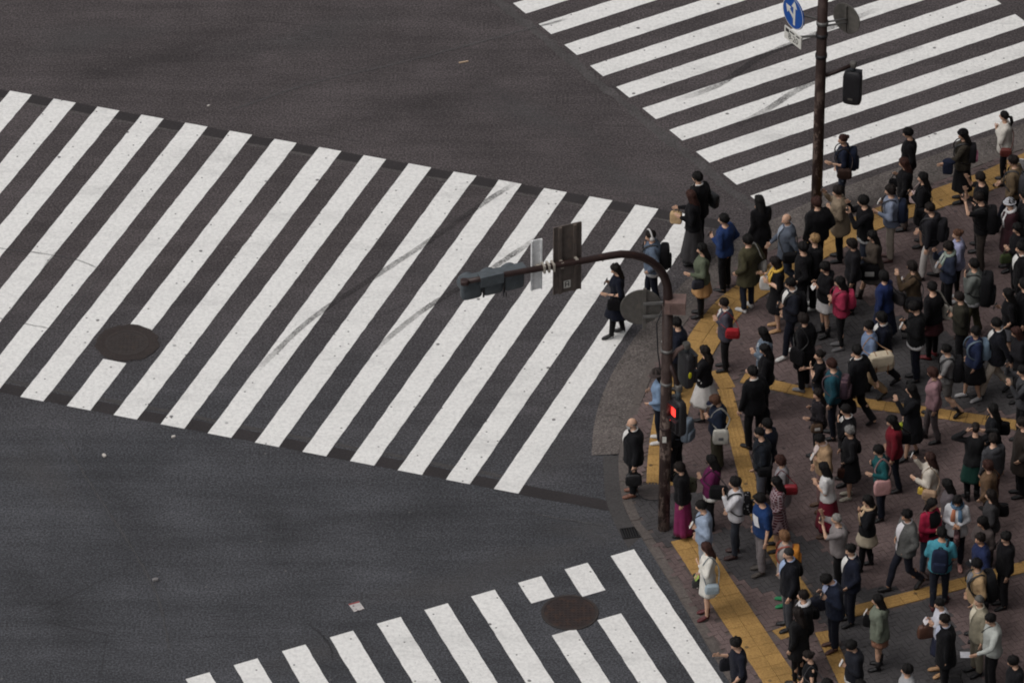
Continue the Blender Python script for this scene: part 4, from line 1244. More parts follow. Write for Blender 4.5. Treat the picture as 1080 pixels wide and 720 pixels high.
    hem = opt.get('hem', {'tee': .86, 'tank': .88, 'shirt': .84, 'sweater': .84, 'jacket': .83, 'suit': .76, 'coat': .50, 'dress': .90, 'hoodie': .84}[ty])
    mb = MB(); T2 = [(a, b, c, d) for a, b, c, d in T]
    rings = []; n = 18; st = 10
    for k in range(st + 1):
        z = hem + (1.435 - hem) * k / st; w, d, xo = tor_at(T2, max(z, .86)); fl = max(0, .9 - z) * (.10 if ty == 'coat' else .05)
        e = infl * (1 if z < 1.34 else max(.3, 1 - (z - 1.34) * 6)); e += .012 if (opt.get('blouson') and .86 < z < 1.05) else 0
        rings.append([U((xo + (d + e + fl) * math.cos(2 * math.pi * i / n), (w + e + fl) * math.sin(2 * math.pi * i / n), z)) for i in range(n)])
    mb.ring_loft(rings, True)
    sl = opt.get('sleeve', {'tee': .45, 'tank': 0, 'dress': .5}.get(ty, 1.0))
    k = 1 + infl * 6
    for sd, (sho, el, wr, nm) in ARM.items():
        mb.capsule(U(sho + Vector((0, -sd * .02, -.01))), .058 * s * (1 + infl * 4), U(sho.lerp(el, .3)), .054 * s * k * .95)
        if sl > 0:
            e2 = sho.lerp(el, min(1, sl * 2)) if sl < .5 else el
            mb.capsule(U(sho), .056 * s * k * .96, U(e2), .046 * s * k)
        if sl > .5:
            t = (sl - .5) * 2 * .97; mb.capsule(U(el), .047 * s * k, U(el.lerp(wr, t)), .036 * s * k)
    if ty in ('hoodie',): mb.ellipsoid(U((-.10, 0, 1.40)), (.07 * s, .11 * s, .07 * s), 12, 8)
    if ty in ('jacket', 'suit', 'coat', 'shirt') and opt.get('collar', 1): mb.tube([U((-.012 + .066 * math.cos(a), .074 * math.sin(a), 1.432 - .022 * math.cos(a))) for a in (2 * math.pi * i / 14 for i in range(15))], .016 * s, 6)
    names = {'tee': 'shirt', 'tank': 'top', 'shirt': 'shirt', 'sweater': 'sweater', 'jacket': 'jacket', 'suit': 'suit_jacket', 'coat': 'coat', 'dress': 'dress', 'hoodie': 'hooded_jacket'}
    tp = mb.build(names[ty], fm, P)
    remesh(tp, .021, 2, .012, idx * 3.1)
    inner = opt.get('inner')
    if inner:                                                 # shirt showing in the open front
        zl = opt.get('open', 1.12 if ty == 'suit' else .95); m = MB(); rows = []
        for i in range(9):
            z = 1.425 - (1.425 - zl) * i / 8; w, d, xo = tor_at(T2, z); e = infl * (1 if z < 1.34 else max(.3, 1 - (z - 1.34) * 6)) + .016
            hw = (math.radians(21) * (1 - i / 8) + math.radians(2.5)) if ty == 'suit' else math.radians(opt.get('gap', 22))
            rows.append([U((xo + (d + e) * math.cos(a), (w + e) * math.sin(a), z)) for a in (-hw + 2 * hw * j / 6 for j in range(7))])
        m.ring_loft(rows, False, 0, False)
        m.tube([U((-.010 + .062 * math.cos(a), .066 * math.sin(a), 1.447 - .020 * math.cos(a))) for a in (2 * math.pi * i / 14 for i in range(15))], .013 * s, 6)
        sf = m.build('shirt_front', fabric(inner), P)
        if opt.get('tie'):
            m = MB(); rows = []
            for i in range(6):
                z = 1.40 - (1.40 - max(zl, 1.10)) * i / 5; w, d, xo = tor_at(T2, z); hw = .018 + .014 * i / 5
                rows.append([U((xo + d + infl + .024, -hw, z)), U((xo + d + infl + .030, 0, z)), U((xo + d + infl + .024, hw, z))])
            m.ring_loft(rows, False, 0, False); m.build('tie', fabric(opt['tie']), P)
    if opt.get('under'):                                      # shirt tail below the hem
        m = MB(); loft_tail(m, T2, infl - .006, hem - .055, hem + .03, U); m.build('shirt_tail', fabric(opt['under']), P)
    if opt.get('panel'):
        m = MB(); rows = []
        for i in range(5):
            z = 1.33 - .22 * i / 4; w, d, xo = tor_at(T2, z); a0 = math.radians(opt.get('pa', 25)) + .25 * i / 4
            rows.append([U((xo + (d + infl + .016) * math.cos(a), (w + infl + .016) * math.sin(a), z)) for a in (a0 - .34 + .60 * j / 5 for j in range(6))])
        m.ring_loft(rows, False, 0, False); m.build('chest_panel', fabric(opt['panel']), P)
    if scarf:
        m = MB(); m.tube([U((-.005 + .085 * math.cos(a), .095 * math.sin(a), 1.425 - .03 * math.cos(a))) for a in (2 * math.pi * i / 14 for i in range(15))], .036 * s, 8)
        for sd, cc in ((1, 0), (-1, 1)):
            m.tube([U((.10, sd * .055, 1.38)), U((.155, sd * .065, 1.25)), U((.150, sd * .07, 1.08))], [.03, .045, .045], 8, min(cc, len(scarf) - 1), .5)
        m.build('scarf', [fabric(c) for c in scarf], P)
    bt, bc = bot[0], bot[1]; bo = bot[2] if len(bot) > 2 else {}
    bm = fabric(bc, bo.get('kind', 'plain'), bo.get('c2'))
    if bt in ('trousers', 'jeans', 'shorts', 'tights', 'wide'):
        mb = MB(); rr = {'trousers': (.100, .074, .066), 'jeans': (.098, .068, .056), 'shorts': (.106, .09, .08), 'tights': (.090, .060, .043), 'wide': (.108, .098, .100)}[bt]
        rings = []
        for z in (.80, .86, .94, 1.0): w, d, xo = tor_at(T2, z); rings.append([Vector((xo + (d + .012) * math.cos(2 * math.pi * i / 16), (w + .012) * math.sin(2 * math.pi * i / 16), z)) * s for i in range(16)])
        mb.ring_loft(rings, True)
        for sd, (hip, kn, an, pit, tw) in LEG.items():
            if bt == 'shorts': mb.capsule(hip * s, rr[0] * s, hip.lerp(kn, .72) * s, rr[1] * s); continue
            lo = kn.lerp(an, .97) + Vector((-.004, 0, 0))
            mb.capsule(hip * s, rr[0] * s, kn * s, rr[1] * s); mb.tube([kn * s, kn.lerp(lo, .5) * s, lo * s], [rr[1] * s, (rr[1] + rr[2]) / 2 * s, rr[2] * s], 12)
        tr = mb.build({'shorts': 'shorts', 'tights': 'tights', 'jeans': 'jeans'}.get(bt, 'trousers'), bm, P)
        remesh(tr, .021, 2, .010 if bt != 'tights' else .001, idx * 1.7)
    if bt in ('skirt', 'pleat', 'long') or ty == 'dress':
        if ty == 'dress' and bt not in ('skirt', 'pleat', 'long'): zh, cc = opt.get('skirt', .52), fm
        else: zh, cc = bo.get('hem', {'skirt': .56, 'pleat': .48, 'long': .14}[bt]), bm
        m = MB(); nf = 40; rows = []; fl = bo.get('flare', opt.get('flare', {'skirt': .16, 'pleat': .30, 'long': .13}.get(bt, .2)))
        ph0 = rng.uniform(0, 6); zt = 1.0
        mx = (LEG[1][2].x + LEG[-1][2].x) / 2; span = abs(LEG[1][2].x - LEG[-1][2].x)
        for i in range(12):
            z = zt + (zh - zt) * i / 11; w, d, xo = tor_at(T2, max(z, .86)); dn = max(0, .88 - z)
            row = []
            for j in range(nf):
                a = 2 * math.pi * j / nf; wv = (.02 + .05 * fl) * dn * (math.sin(a * (9 if bt == 'pleat' else 6) + ph0) + .5 * math.sin(a * 13 + ph0 * 2))
                g = .016 + fl * dn + wv
                row.append(Vector((xo + mx * dn + (d + g + span * .42 * dn) * math.cos(a), (w + g) * math.sin(a), z)) * s)
            rows.append(row)
        rows.append([Vector((v.x * .8, v.y * .8, v.z + .01)) for v in rows[-1]])
        m.ring_loft(rows, True); m.build('skirt', cc, P)
    if bo.get('legs') or (top[0] == 'dress' and opt.get('legs')):  # tights or stockings below a skirt
        lc = bo.get('legs') or opt.get('legs'); mb = MB()
        for sd, (hip, kn, an, pit, tw) in LEG.items(): mb.tube([hip * s, kn * s, kn.lerp(an, .35) * s + Vector((-.008, 0, 0)), kn.lerp(an, .98) * s], [.094 * s, .068 * s, .064 * s, .047 * s], 12)
        mb.build('tights', fabric(lc), P)
    # --- shoes
    sm = shoe_mesh(shoes[0], s)
    sme = sm.mesh('shoe', fabric(shoes[1], 'leather' if shoes[0] != 'sneaker' else 'plain'))
    for sd, (hip, kn, an, pit, tw) in LEG.items():
        o = put('shoe', sme, P); o.scale = (s, s, s)
        o.location = Vector((an.x + .03, an.y, max(0.0, an.z - .082))) * s; o.rotation_euler = (0, pit, tw)
    # --- things carried
    for b in bags: carry(P, b, ARM, U, s, T2, infl, sex, sh_y, fa, who)
    return P

def loft_tail(m, T, infl, z0, z1, U):
    rings = []
    for k in range(4):
        z = z0 + (z1 - z0) * k / 3; w, d, xo = tor_at(T, max(z, .86)); e = infl + max(0, .9 - z) * .05
        rings.append([U((xo + (d + e) * math.cos(2 * math.pi * i / 20), (w + e) * math.sin(2 * math.pi * i / 20), z)) for i in range(20)])
    m.ring_loft(rings, True)

_e = {}
def m_eye():
    if 'e' not in _e: _e['e'] = m_plain('eye', (128, 94, 78), 0.35, 0.5)
    return _e['e']
def m_lip():
    if 'l' not in _e: _e['l'] = m_plain('lip', (156, 92, 84), 0.5)
    return _e['l']
EXTRA = {}

CNAME = {}
def carry(P, b, ARM, U, s, T, infl, sex, sh_y, fa, who):
    """b = (kind, colour, word, side, options): a thing of its own, standing where the person wears or holds it"""
    kind, rgb, word = b[0], b[1], b[2]; sd = {'L': 1, 'R': -1}.get(b[3] if len(b) > 3 else 'L'); op = b[4] if len(b) > 4 else {}
    mat = fabric(rgb, op.get('kind', 'plain'), op.get('c2')); mt2 = fabric(op.get('strap', tuple(int(v * .75) for v in rgb)), 'leather')
    W = Matrix.Translation(P.location) @ Matrix.Rotation(fa, 4, 'Z')
    sc_ = op.get('size', 1.0)
    def root(name, local, rz=0.0):
        o = empty(name, W @ Vector(local), fa + rz); return o
    if kind == 'backpack':
        w, d, xo = tor_at(T, 1.2); bx = xo - d - infl - .045 * sc_
        c = U((bx, 0, 1.14 - (sc_ - 1) * .12)); o = root('backpack', c)
        m = MB(); m.rbox((0, 0, 0), (.17 * sc_, .30 * sc_, .44 * sc_), .35, None, 0, 20, .92, .04); m.build('body', mat, o)
        m = MB(); m.rbox((-.075 * sc_, 0, -.09 * sc_), (.09 * sc_, .24 * sc_, .20 * sc_), .4, None, 0, 16); m.build('pocket', mat if 'pocket' not in op else fabric(op['pocket']), o)
        m = MB(); m.tube([(.06, -.04, .21 * sc_), (.05, -.02, .25 * sc_), (.05, .02, .25 * sc_), (.06, .04, .21 * sc_)], .010, 6); m.build('handle', mt2, o)
        for q in (1, -1):
            if op.get('one') and q != sd: continue
            pts = []
            for (x, y, z) in ((bx + .08, q * .085, 1.30), (xo - d * .75, q * .10, 1.405), (-.01, q * .11, 1.425), (xo + d * .70 + infl, q * .115, 1.375), (xo + d + infl + .012, q * .125, 1.26), (xo + d * .72 + infl + .01, q * .165, 1.12), (-.02, q * (w + infl + .012), 1.02), (bx + .08, q * .14, .98)): pts.append(U((x, y, z)) - c)
            m = MB(); m.tube(catmull(pts, .05), .022, 8, 0, .45); m.build('strap', mt2, o)
        lab = '%s backpack on the back of the %s' % (word, who)
        tag(o, lab, 'backpack', 'backpacks')
    elif kind in ('shoulder', 'tote', 'cross'):
        sz = {'shoulder': (.27, .11, .20), 'tote': (.32, .10, .34), 'cross': (.22, .09, .16)}[kind]; sz = tuple(v * sc_ for v in sz)
        w, d, xo = tor_at(T, .95); y = sd * (w + infl + sz[1] / 2 + .035); z = op.get('z', {'shoulder': .96, 'tote': .92, 'cross': .92}[kind]); x = op.get('x', -.03)
        c = U((x, y, z)) if z > .9 else Vector((x, y, z)) * s; o = root({'shoulder': 'shoulder_bag', 'tote': 'tote_bag', 'cross': 'shoulder_bag'}[kind], c, R(random.uniform(-8, 8)))
        m = MB(); m.rbox((0, 0, 0), sz, .15 if kind == 'tote' else .35, None, 0, 20, .9 if kind != 'tote' else .97, .05); m.build('body', mat, o)
        if kind != 'tote': m = MB(); m.rbox((0, sd * sz[1] * .42, sz[2] * .15), (sz[0] * .9, sz[1] * .35, sz[2] * .66), .3, None, 0, 16); m.build('flap', mat, o)
        if op.get('logo'): m = MB(); m.box((0, sd * (sz[1] / 2 + .008), -.02), (sz[0] * .3, .006, sz[2] * .18)); m.build('print', fabric(op['logo']), o, False)
        if op.get('band'):
            for q in (-.22, .22): m = MB(); m.rbox((q * sz[0], 0, 0), (.035, sz[1] * 1.03 + .03, sz[2] * 1.01), .3, None, 0, 16, .92, .05); m.build('band', fabric(op['band'], 'leather'), o)
        for q in ((1, -1) if kind == 'tote' else (1,)):
            y2 = sd * (sh_y - .03) if kind != 'cross' else -sd * .07
            top_ = U((-.01 + .012 * q, y2, 1.432)) - c
            m = MB()
            a, bb = Vector((sz[0] * .42 * (1 if kind != 'tote' else .55), 0, sz[2] * .46)), Vector((-sz[0] * .42 * (1 if kind != 'tote' else .55), 0, sz[2] * .46))
            fr = U((xo + d + infl + .01, (sd if kind != 'cross' else sd * .2) * sh_y * .8, 1.25)) - c; bk = U((xo - d - infl - .02, (sd if kind != 'cross' else sd * .2) * sh_y * .8, 1.25)) - c
            m.tube(catmull([a, fr * .9 + a * .1, top_ + Vector((.03, 0, .0)), top_ + Vector((-.03, 0, 0)), bk * .9 + bb * .1, bb], .06), .011 * (1.4 if kind == 'tote' else 1), 6, 0, .5); m.build('strap', mt2, o)
        tag(o, '%s %s of the %s' % (word, 'tote bag' if kind == 'tote' else 'shoulder bag', who), 'bag', 'bags')
    elif kind in ('hand', 'paper', 'case'):
        sz = {'hand': (.30, .12, .24), 'paper': (.24, .11, .27), 'case': (.40, .10, .29)}[kind]; sz = tuple(v * sc_ for v in sz)
        sho, el, wr, nm = ARM[sd]; fd = (U(wr) - U(el)).normalized(); hp = U(wr) + fd * .07 * s
        if nm == 'bag': hp = U(el.lerp(wr, .45)) + Vector((0, 0, .02))
        c = hp + Vector((0, sd * .01, -(sz[2] / 2 + .10))); c.z = max(c.z, sz[2] / 2 + .01)
        o = root({'hand': 'handbag', 'paper': 'paper_bag', 'case': 'briefcase'}[kind], c, R(op.get('turn', 0)))
        m = MB()
        if kind == 'paper': m.rbox((0, 0, 0), sz, .02, None, 0, 20, 1.0)
        else: m.rbox((0, 0, 0), sz, .2 if kind == 'case' else .3, None, 0, 20, .9, .03)
        m.build('body', mat, o)
        for q in (1, -1):
            m = MB(); r0 = hp - c
            m.tube(catmull([Vector((-sz[0] * .25, q * sz[1] * .25, sz[2] * .44)), Vector((-sz[0] * .12, q * .008, r0.z * .86)), Vector((0, q * .004, r0.z)), Vector((sz[0] * .12, q * .008, r0.z * .86)), Vector((sz[0] * .25, q * sz[1] * .25, sz[2] * .44))], .04), .008, 6); m.build('handle', mt2, o)
        if op.get('band'):
            for q in (-.25, .25): m = MB(); m.rbox((q * sz[0], 0, 0), (.03, sz[1] + .012, sz[2] * .99), .2, None, 0, 16, .92, .03); m.build('band', fabric(op['band'], 'leather'), o)
        if op.get('logo'): m = MB(); m.box((0, sd * (sz[1] / 2 + .006), 0.0), (sz[0] * .42, .006, sz[2] * .3)); m.build('print', fabric(op['logo']), o, False)
        tag(o, '%s %s carried by the %s' % (word, {'hand': 'handbag', 'paper': 'bag', 'case': 'briefcase'}[kind], who), 'bag', 'bags')
    elif kind == 'phone':
        sho, el, wr, nm = ARM[sd]; fd = (U(wr) - U(el)).normalized(); hp = U(wr) + (fd * .075 + Vector((.03, 0, .05))) * s
        o = root('phone', hp); o.rotation_euler = (0, R(op.get('tilt', -25)), fa)
        m = MB(); m.rbox((0, 0, 0), (.010, .072, .145) if not op.get('wide') else (.010, .145, .072), .08, None, 0, 16); m.build('body', fabric(rgb, 'leather'), o)
        m = MB(); m.box((-.0056, 0, 0), (.001, .062, .125) if not op.get('wide') else (.001, .125, .062)); m.build('screen', M_LENS, o, False)
        tag(o, '%s phone held by the %s' % (word, who), 'phone', 'phones')
    elif kind == 'coat':
        sho, el, wr, nm = ARM[sd]; c = U(el.lerp(wr, .6)); o = root('folded_coat', c)
        m = MB(); m.ellipsoid((0, 0, .0), (.13, .09, .065), 14, 8); m.build('fold', mat, o)
        m = MB(); m.rbox((.02, sd * .05, -.12), (.20, .08, .24), .5); m.build('drape', mat, o)
        tag(o, '%s folded coat over the arm of the %s' % (word, who), 'coat')
    elif kind == 'paperdoc':
        sho, el, wr, nm = ARM[sd]; fd = (U(wr) - U(el)).normalized(); o = root('paper_sheet', U(wr) + fd * .11 * s); o.rotation_euler = (0, R(-35), fa)
        m = MB(); m.rbox((0, 0, 0), (.006, .15, .11), .05); m.build('sheet', mat, o)
        tag(o, '%s in the hands of the %s' % (word, who), 'paper')
    elif kind == 'suitcase':
        c = Vector((op.get('x', -.2), op.get('y', .3), .30)); o = root('suitcase', c)
        m = MB(); m.rbox((0, 0, 0.02), (.26, .40, .52), .12, None, 0, 20, 1.0); m.build('body', mat, o)
        for q in (-.15, .15):
            for x in (-.09, .09): m = MB(); m.tube([(x, q - .012, -.265), (x, q + .012, -.265)], .028, 10); m.build('wheel', fabric(BLK), o)
        m = MB(); m.tube([(-.09, -.10, .26), (-.09, -.10, .42), (-.09, .10, .42), (-.09, .10, .26)], .010, 6); m.build('handle', mt2, o)
        tag(o, '%s suitcase standing behind the %s' % (word, who), 'suitcase')

Pn = person
F = 'f'
# --- on or beside the crossing
RD = .014
Pn(686, 248, 1.70, 175, 'person in denim jacket and white headphones', 'standing on the crosswalk end', ('short', HD), ('jacket', (88, 102, 122), {'kind': 'denim', 'under': LGR}), ('jeans', DNAVY), ('shoe', BLK), 'pocket strap', 'step', ground=RD, hat=('headphones', (206, 202, 200)), bags=[('backpack', BLK, 'black', 'L', {'size': 1.1})], group='people standing on the road')
Pn(649, 283, 1.60, 190, 'person in dark navy dress with phone', 'on the crosswalk under the curved arm', ('long', HD), ('dress', DNAVY, {'skirt': .50, 'sleeve': .5, 'legs': BLK}), ('none', BLK), ('heel', BLK), 'bag phone', 'step', nod=12, sex=F, ground=RD, bags=[('hand', BLK, 'black', 'L', {'size': .95}), ('phone', BLK, 'black', 'R')], group='people standing on the road')
Pn(736, 187, 1.74, 140, 'person in black suit and white collar', 'at the crosswalk tip, seen from behind', ('short', HB), ('suit', BLK, {'inner': WHT}), ('trousers', BLK), ('shoe', BLK), 'pocket down', ground=RD, bags=[('shoulder', (24, 24, 27), 'large black', 'R', {'size': 1.35, 'kind': 'leather'})], group='people standing on the road')
Pn(729, 207, 1.62, 165, 'person in black top and long charcoal skirt', 'with one arm held out', ('long', HR), ('sweater', BLK), ('long', (58, 56, 58), {'hem': .16}), ('boot', BLK), 'bag reach', sex=F, ground=RD, bags=[('paper', (204, 168, 122), 'tan paper', 'R', {'size': .95, 'kind': 'plain'})], group='people standing on the road')
Pn(764, 231, 1.72, 150, 'person in bright blue sweater and black trousers', 'standing at the kerb ramp', ('short', HB), ('sweater', (36, 58, 108)), ('trousers', BLK), ('shoe', BLK), 'phone pocket', ground=RD, bags=[('phone', BLK, 'black', 'L')], group='people standing on the road')
Pn(801, 212, 1.62, 115, 'person in knee-length black coat', 'below the last far stripe, facing away', ('long', HB), ('coat', BLK, {'hem': .62}), ('none', BLK, {'legs': (70, 52, 48)}), ('shoe', BLK), 'down chest', sex=F, ground=RD, group='people standing on the road')
# --- front row along the far kerb
Pn(829.6, 231, 1.70, 190, 'person in grey-blue blazer', 'walking past the kerb', ('bald', HG), ('suit', (84, 92, 106), {'inner': (150, 160, 176)}), ('trousers', (56, 62, 76)), ('shoe', BLK), 'swb swf', 'walk', bags=[('cross', BLK, 'black', 'L', {'size': 1.3})])
Pn(861, 214, 1.70, 120, 'person in loose black jacket', 'directly in front of the straight far post', ('full', HR), ('jacket', BLK, {'fat': .03}), ('trousers', OFF), ('shoe', BLK), 'down pocket')
Pn(889, 147, 1.62, 180, 'person in navy top at far kerb', 'beside the straight post, looking left', ('bun', HR), ('tee', NAVY, {'sleeve': .6}), ('jeans', DJEAN, {'kind': 'print', 'c2': (92, 98, 112)}), ('shoe', BLK), 'bag low', sex=F, bags=[('backpack', NAVY, 'navy', 'L', {'size': 1.0}), ('shoulder', (66, 48, 42), 'brown', 'L', {'size': 1.05})])
Pn(884, 201, 1.68, 165, 'person in long beige coat', 'raising a camera beside the straight post', ('full', HD), ('coat', (142, 124, 102), {'hem': .66}), ('trousers', BLK), ('boot', BLK), 'phone photo', sex=F, bags=[('phone', BLK, 'black camera', 'R', {'wide': 1})])
Pn(958, 141, 1.66, 180, 'person in black turtleneck', 'at the far kerb edge, turned left', ('short', HB), ('sweater', BLK), ('trousers', OFF), ('shoe', BLK), 'down down', sex=F)
Pn(954, 172, 1.60, 170, 'person in black jacket and grey-brown trousers', 'in front of the black turtleneck', ('long', HR), ('jacket', BLK), ('trousers', (88, 76, 72)), ('shoe', BLK), 'low phone', sex=F, bags=[('hand', BLK, 'small black', 'R', {'size': .7})])
Pn(973, 188, 1.62, 175, 'person in black coat with pale pink bag', 'holding a phone up', ('long', HB), ('coat', BLK, {'hem': .58}), ('none', BLK), ('heel', BLK), 'phone down', sex=F, bags=[('phone', BLK, 'black', 'L'), ('tote', (222, 192, 188), 'pale pink', 'R', {'x': .18, 'size': .8}), ('shoulder', BLK, 'black', 'L')])
Pn(1016, 142, 1.62, 180, 'person in olive cardigan', 'at the far kerb', ('long', HB), ('jacket', (58, 52, 44)), ('long', (28, 28, 31), {'hem': .34}), ('boot', BLK), 'reach down', sex=F, hat=('beret', BLK), bags=[('backpack', (34, 32, 35), 'black and pink', 'L', {'pocket': (208, 120, 150), 'size': .85}), ('coat', NAVY, 'navy', 'L')])
Pn(1059, 123, 1.62, 180, 'person in white blouse and dark tights', 'with hands clasped at the chest', ('pony', HB), ('shirt', (206, 200, 190), {'hem': .80, 'fat': .01}), ('tights', BLK), ('shoe', BLK), 'chest chest', sex=F, bags=[('cross', (110, 44, 36), 'red-brown', 'L', {'size': 1.05, 'kind': 'leather'})])
Pn(1069, 170, 1.74, 160, 'person in khaki-brown top with dark trousers', 'striding at the right picture edge', ('short', HD), ('shirt', (112, 92, 68)), ('trousers', DNAVY), ('sneaker', WHT), 'down swf', 'walk', bags=[('backpack', DGR, 'dark grey', 'L', {'size': 1.1})])
Pn(1034, 188, 1.72, 175, 'person in black V-neck top', 'behind the person in black T-shirt taking a photo', ('short', HD), ('tee', BLK), ('trousers', BLK), ('shoe', BLK), 'fold photo')
Pn(1033, 209, 1.72, 180, 'person in black T-shirt taking a photo', 'with bare arms raised', ('short', HD), ('tee', BLK), ('trousers', (62, 54, 50)), ('shoe', BLK), 'high high', bags=[('backpack', BLK, 'large black', 'L', {'size': 1.2}), ('phone', BLK, 'black', 'L', {'wide': 1})])
Pn(1065, 214, 1.62, 195, 'person in pale grey knit cap and maroon coat', 'at the right edge', ('short', HB), ('coat', (56, 30, 36), {'hem': .50}), ('none', BLK, {'legs': BLK}), ('boot', BLK), 'down down', sex=F, hat=('knit', (176, 176, 182)), scarf=[(206, 204, 204)], bags=[('shoulder', BLK, 'black', 'R')])
# --- second rows
Pn(789, 253, 1.68, 130, 'person in olive green parka', 'with white sneakers', ('full', HB), ('coat', OLV, {'hem': .64}), ('jeans', DJEAN), ('sneaker', WHT), 'pocket pocket', bags=[('tote', (206, 202, 194), 'white', 'R', {'x': -.05, 'size': .8})])
Pn(740, 263, 1.60, 185, 'person in green cardigan and tan skirt', 'and black tights on the yellow tiles', ('long', HB), ('sweater', (92, 100, 80)), ('skirt', (190, 140, 86), {'hem': .58, 'legs': BLK}), ('boot', BLK), 'bag down', sex=F, bags=[('hand', (52, 52, 60), 'dark', 'L', {'size': .8, 'turn': 20})])
Pn(859, 253, 1.66, 185, 'person in black jacket holding white paper', 'in white sneakers', ('short', HBL), ('jacket', BLK), ('trousers', BLK), ('sneaker', WHT), 'low phone', bags=[('paperdoc', (206, 200, 196), 'white paper', 'L')])
Pn(870, 282, 1.62, 190, 'person in black hooded jacket and white skirt', 'holding a white cup', ('bob', HB), ('hoodie', BLK), ('skirt', (196, 192, 192), {'hem': .62}), ('boot', BLK), 'phone phone', sex=F, bags=[('paperdoc', WHT, 'small white cup', 'L')])
Pn(911, 213, 1.72, 180, 'person in black jacket and dark jeans', 'holding a phone high near the beige coat', ('full', HB), ('jacket', BLK, {'under': LGR}), ('jeans', (44, 50, 64)), ('sneaker', (150, 164, 190)), 'photo photo', bags=[('phone', BLK, 'black', 'L', {'wide': 1})])
Pn(939, 201, 1.68, 180, 'person in grey-blue sweater and beige trousers', 'looking left', ('bob', HD), ('sweater', (122, 132, 154)), ('trousers', (178, 166, 152)), ('shoe', (92, 60, 56)), 'bag phone', bags=[('backpack', NAVY, 'navy', 'L', {'size': 1.0}), ('phone', WHT, 'white', 'R')])
Pn(981, 219, 1.70, 160, 'person in black hooded jacket and white trousers', 'mid-stride', ('short', HD), ('hoodie', (34, 33, 38)), ('trousers', (190, 184, 180)), ('shoe', BLK), 'down swf', 'step', bags=[('backpack', OFF, 'black', 'L')])
Pn(920, 248, 1.58, 185, 'person in grey jacket and grey skirt', 'walking left with bare legs', ('long', HB), ('jacket', (76, 66, 58)), ('skirt', (96, 90, 86), {'hem': .54}), ('boot', (44, 34, 30)), 'bag down', 'walk', sex=F, bags=[('hand', BLK, 'large black', 'L', {'size': 1.35, 'logo': (170, 168, 164)})])
Pn(1010, 247, 1.60, 180, 'person in lavender shirt', 'with dark trousers and white sneakers', ('bun', HBR), ('shirt', (150, 152, 186)), ('tights', BLK), ('sneaker', LGR), 'low phone', sex=F, bags=[('cross', BLK, 'small black', 'R', {'size': .8})])
Pn(1000, 260, 1.64, 185, 'person in navy sweater with pale green scarf', 'holding a camera', ('bob', HD), ('sweater', (42, 48, 66)), ('trousers', BLK), ('sneaker', DGR), 'phone photo', sex=F, scarf=[(138, 152, 140), (170, 176, 166)], bags=[('phone', LGR, 'silver', 'L')])
Pn(1073, 241, 1.62, 190, 'person in black with a green bag', 'at the right edge below the knit cap', ('long', HB), ('jacket', BLK), ('trousers', BLK), ('shoe', BLK), 'phone down', sex=F, bags=[('hand', (60, 70, 40), 'black and green', 'L', {'size': .8})])
Pn(1077, 262, 1.70, 185, 'person in black suit with open white collar', 'cut by the right edge', ('short', HB), ('suit', BLK, {'inner': WHT}), ('trousers', BLK), ('shoe', BLK), 'low down')
Pn(1027, 279, 1.72, 165, 'person in grey-green jacket and olive trousers', 'stepping left', ('short', HB), ('jacket', (98, 102, 98), {'under': LGR}), ('trousers', OLV), ('shoe', (66, 40, 34)), 'face down', 'step', bags=[('backpack', (26, 26, 29), 'huge black', 'L', {'size': 1.45})])
Pn(962, 282, 1.62, 180, 'person in brown coat', 'taking a photo with both hands', ('bob', HD), ('coat', (76, 60, 44), {'hem': .64}), ('tights', BLK), ('boot', BLK), 'photo phone', sex=F, bags=[('phone', WHT, 'white', 'R', {'wide': 1}), ('shoulder', BLK, 'black', 'L', {'size': 1.2})])
Pn(931.6, 292, 1.60, 150, 'person in royal blue top and long navy skirt', 'facing away', ('bob', HB), ('sweater', RBLUE), ('long', (34, 40, 66), {'hem': .30}), ('shoe', BLK), 'down down', sex=F, wide=1.08, bags=[('shoulder', (64, 60, 62), 'dark grey', 'R', {'size': 1.2, 'x': -.12})])
Pn(818, 277, 1.60, 180, 'person in black dress with yellow scarf', 'and a white bag', ('long', HD), ('dress', BLK, {'skirt': .50}), ('none', BLK), ('shoe', TAN), 'phone bag', sex=F, scarf=[(214, 168, 60)], bags=[('tote', (214, 210, 204), 'white', 'R', {'x': .16, 'size': .85})])
Pn(834, 299, 1.72, 185, 'person in open navy jacket over white shirt', 'with white sneakers, holding a phone', ('short', HB), ('suit', (32, 34, 44), {'inner': WHT, 'hem': .84}), ('jeans', DNAVY), ('sneaker', WHT), 'phone low', 'step', bags=[('phone', BLK, 'black', 'L'), ('backpack', BLK, 'small black', 'L', {'size': .8})])
Pn(886, 297, 1.60, 185, 'person in hot pink jacket', 'and black leggings', ('long', HB), ('jacket', (172, 44, 76)), ('tights', BLK), ('sneaker', (110, 108, 110)), 'phone fold', sex=F, bags=[('backpack', (186, 46, 80), 'hot pink', 'L', {'size': .8})])
Pn(848, 336, 1.66, 150, 'person in long black coat and black trousers', 'carrying a flat black bag', ('bob', HD), ('coat', BLK, {'hem': .56}), ('trousers', BLK), ('sneaker', (150, 148, 150)), 'down down', sex=F, bags=[('tote', BLK, 'black', 'L', {'size': .95})])
Pn(764, 320, 1.56, 185, 'person in grey blazer and dark trousers', 'on the yellow tiles with a red bag', ('short', HD), ('suit', (74, 72, 84), {'inner': WHT, 'tie': (130, 50, 80)}), ('trousers', BLK), ('shoe', BLK), 'phone low', bags=[('shoulder', (176, 34, 42), 'bright red', 'L', {'size': 1.0, 'z': 1.06, 'x': -.12})])
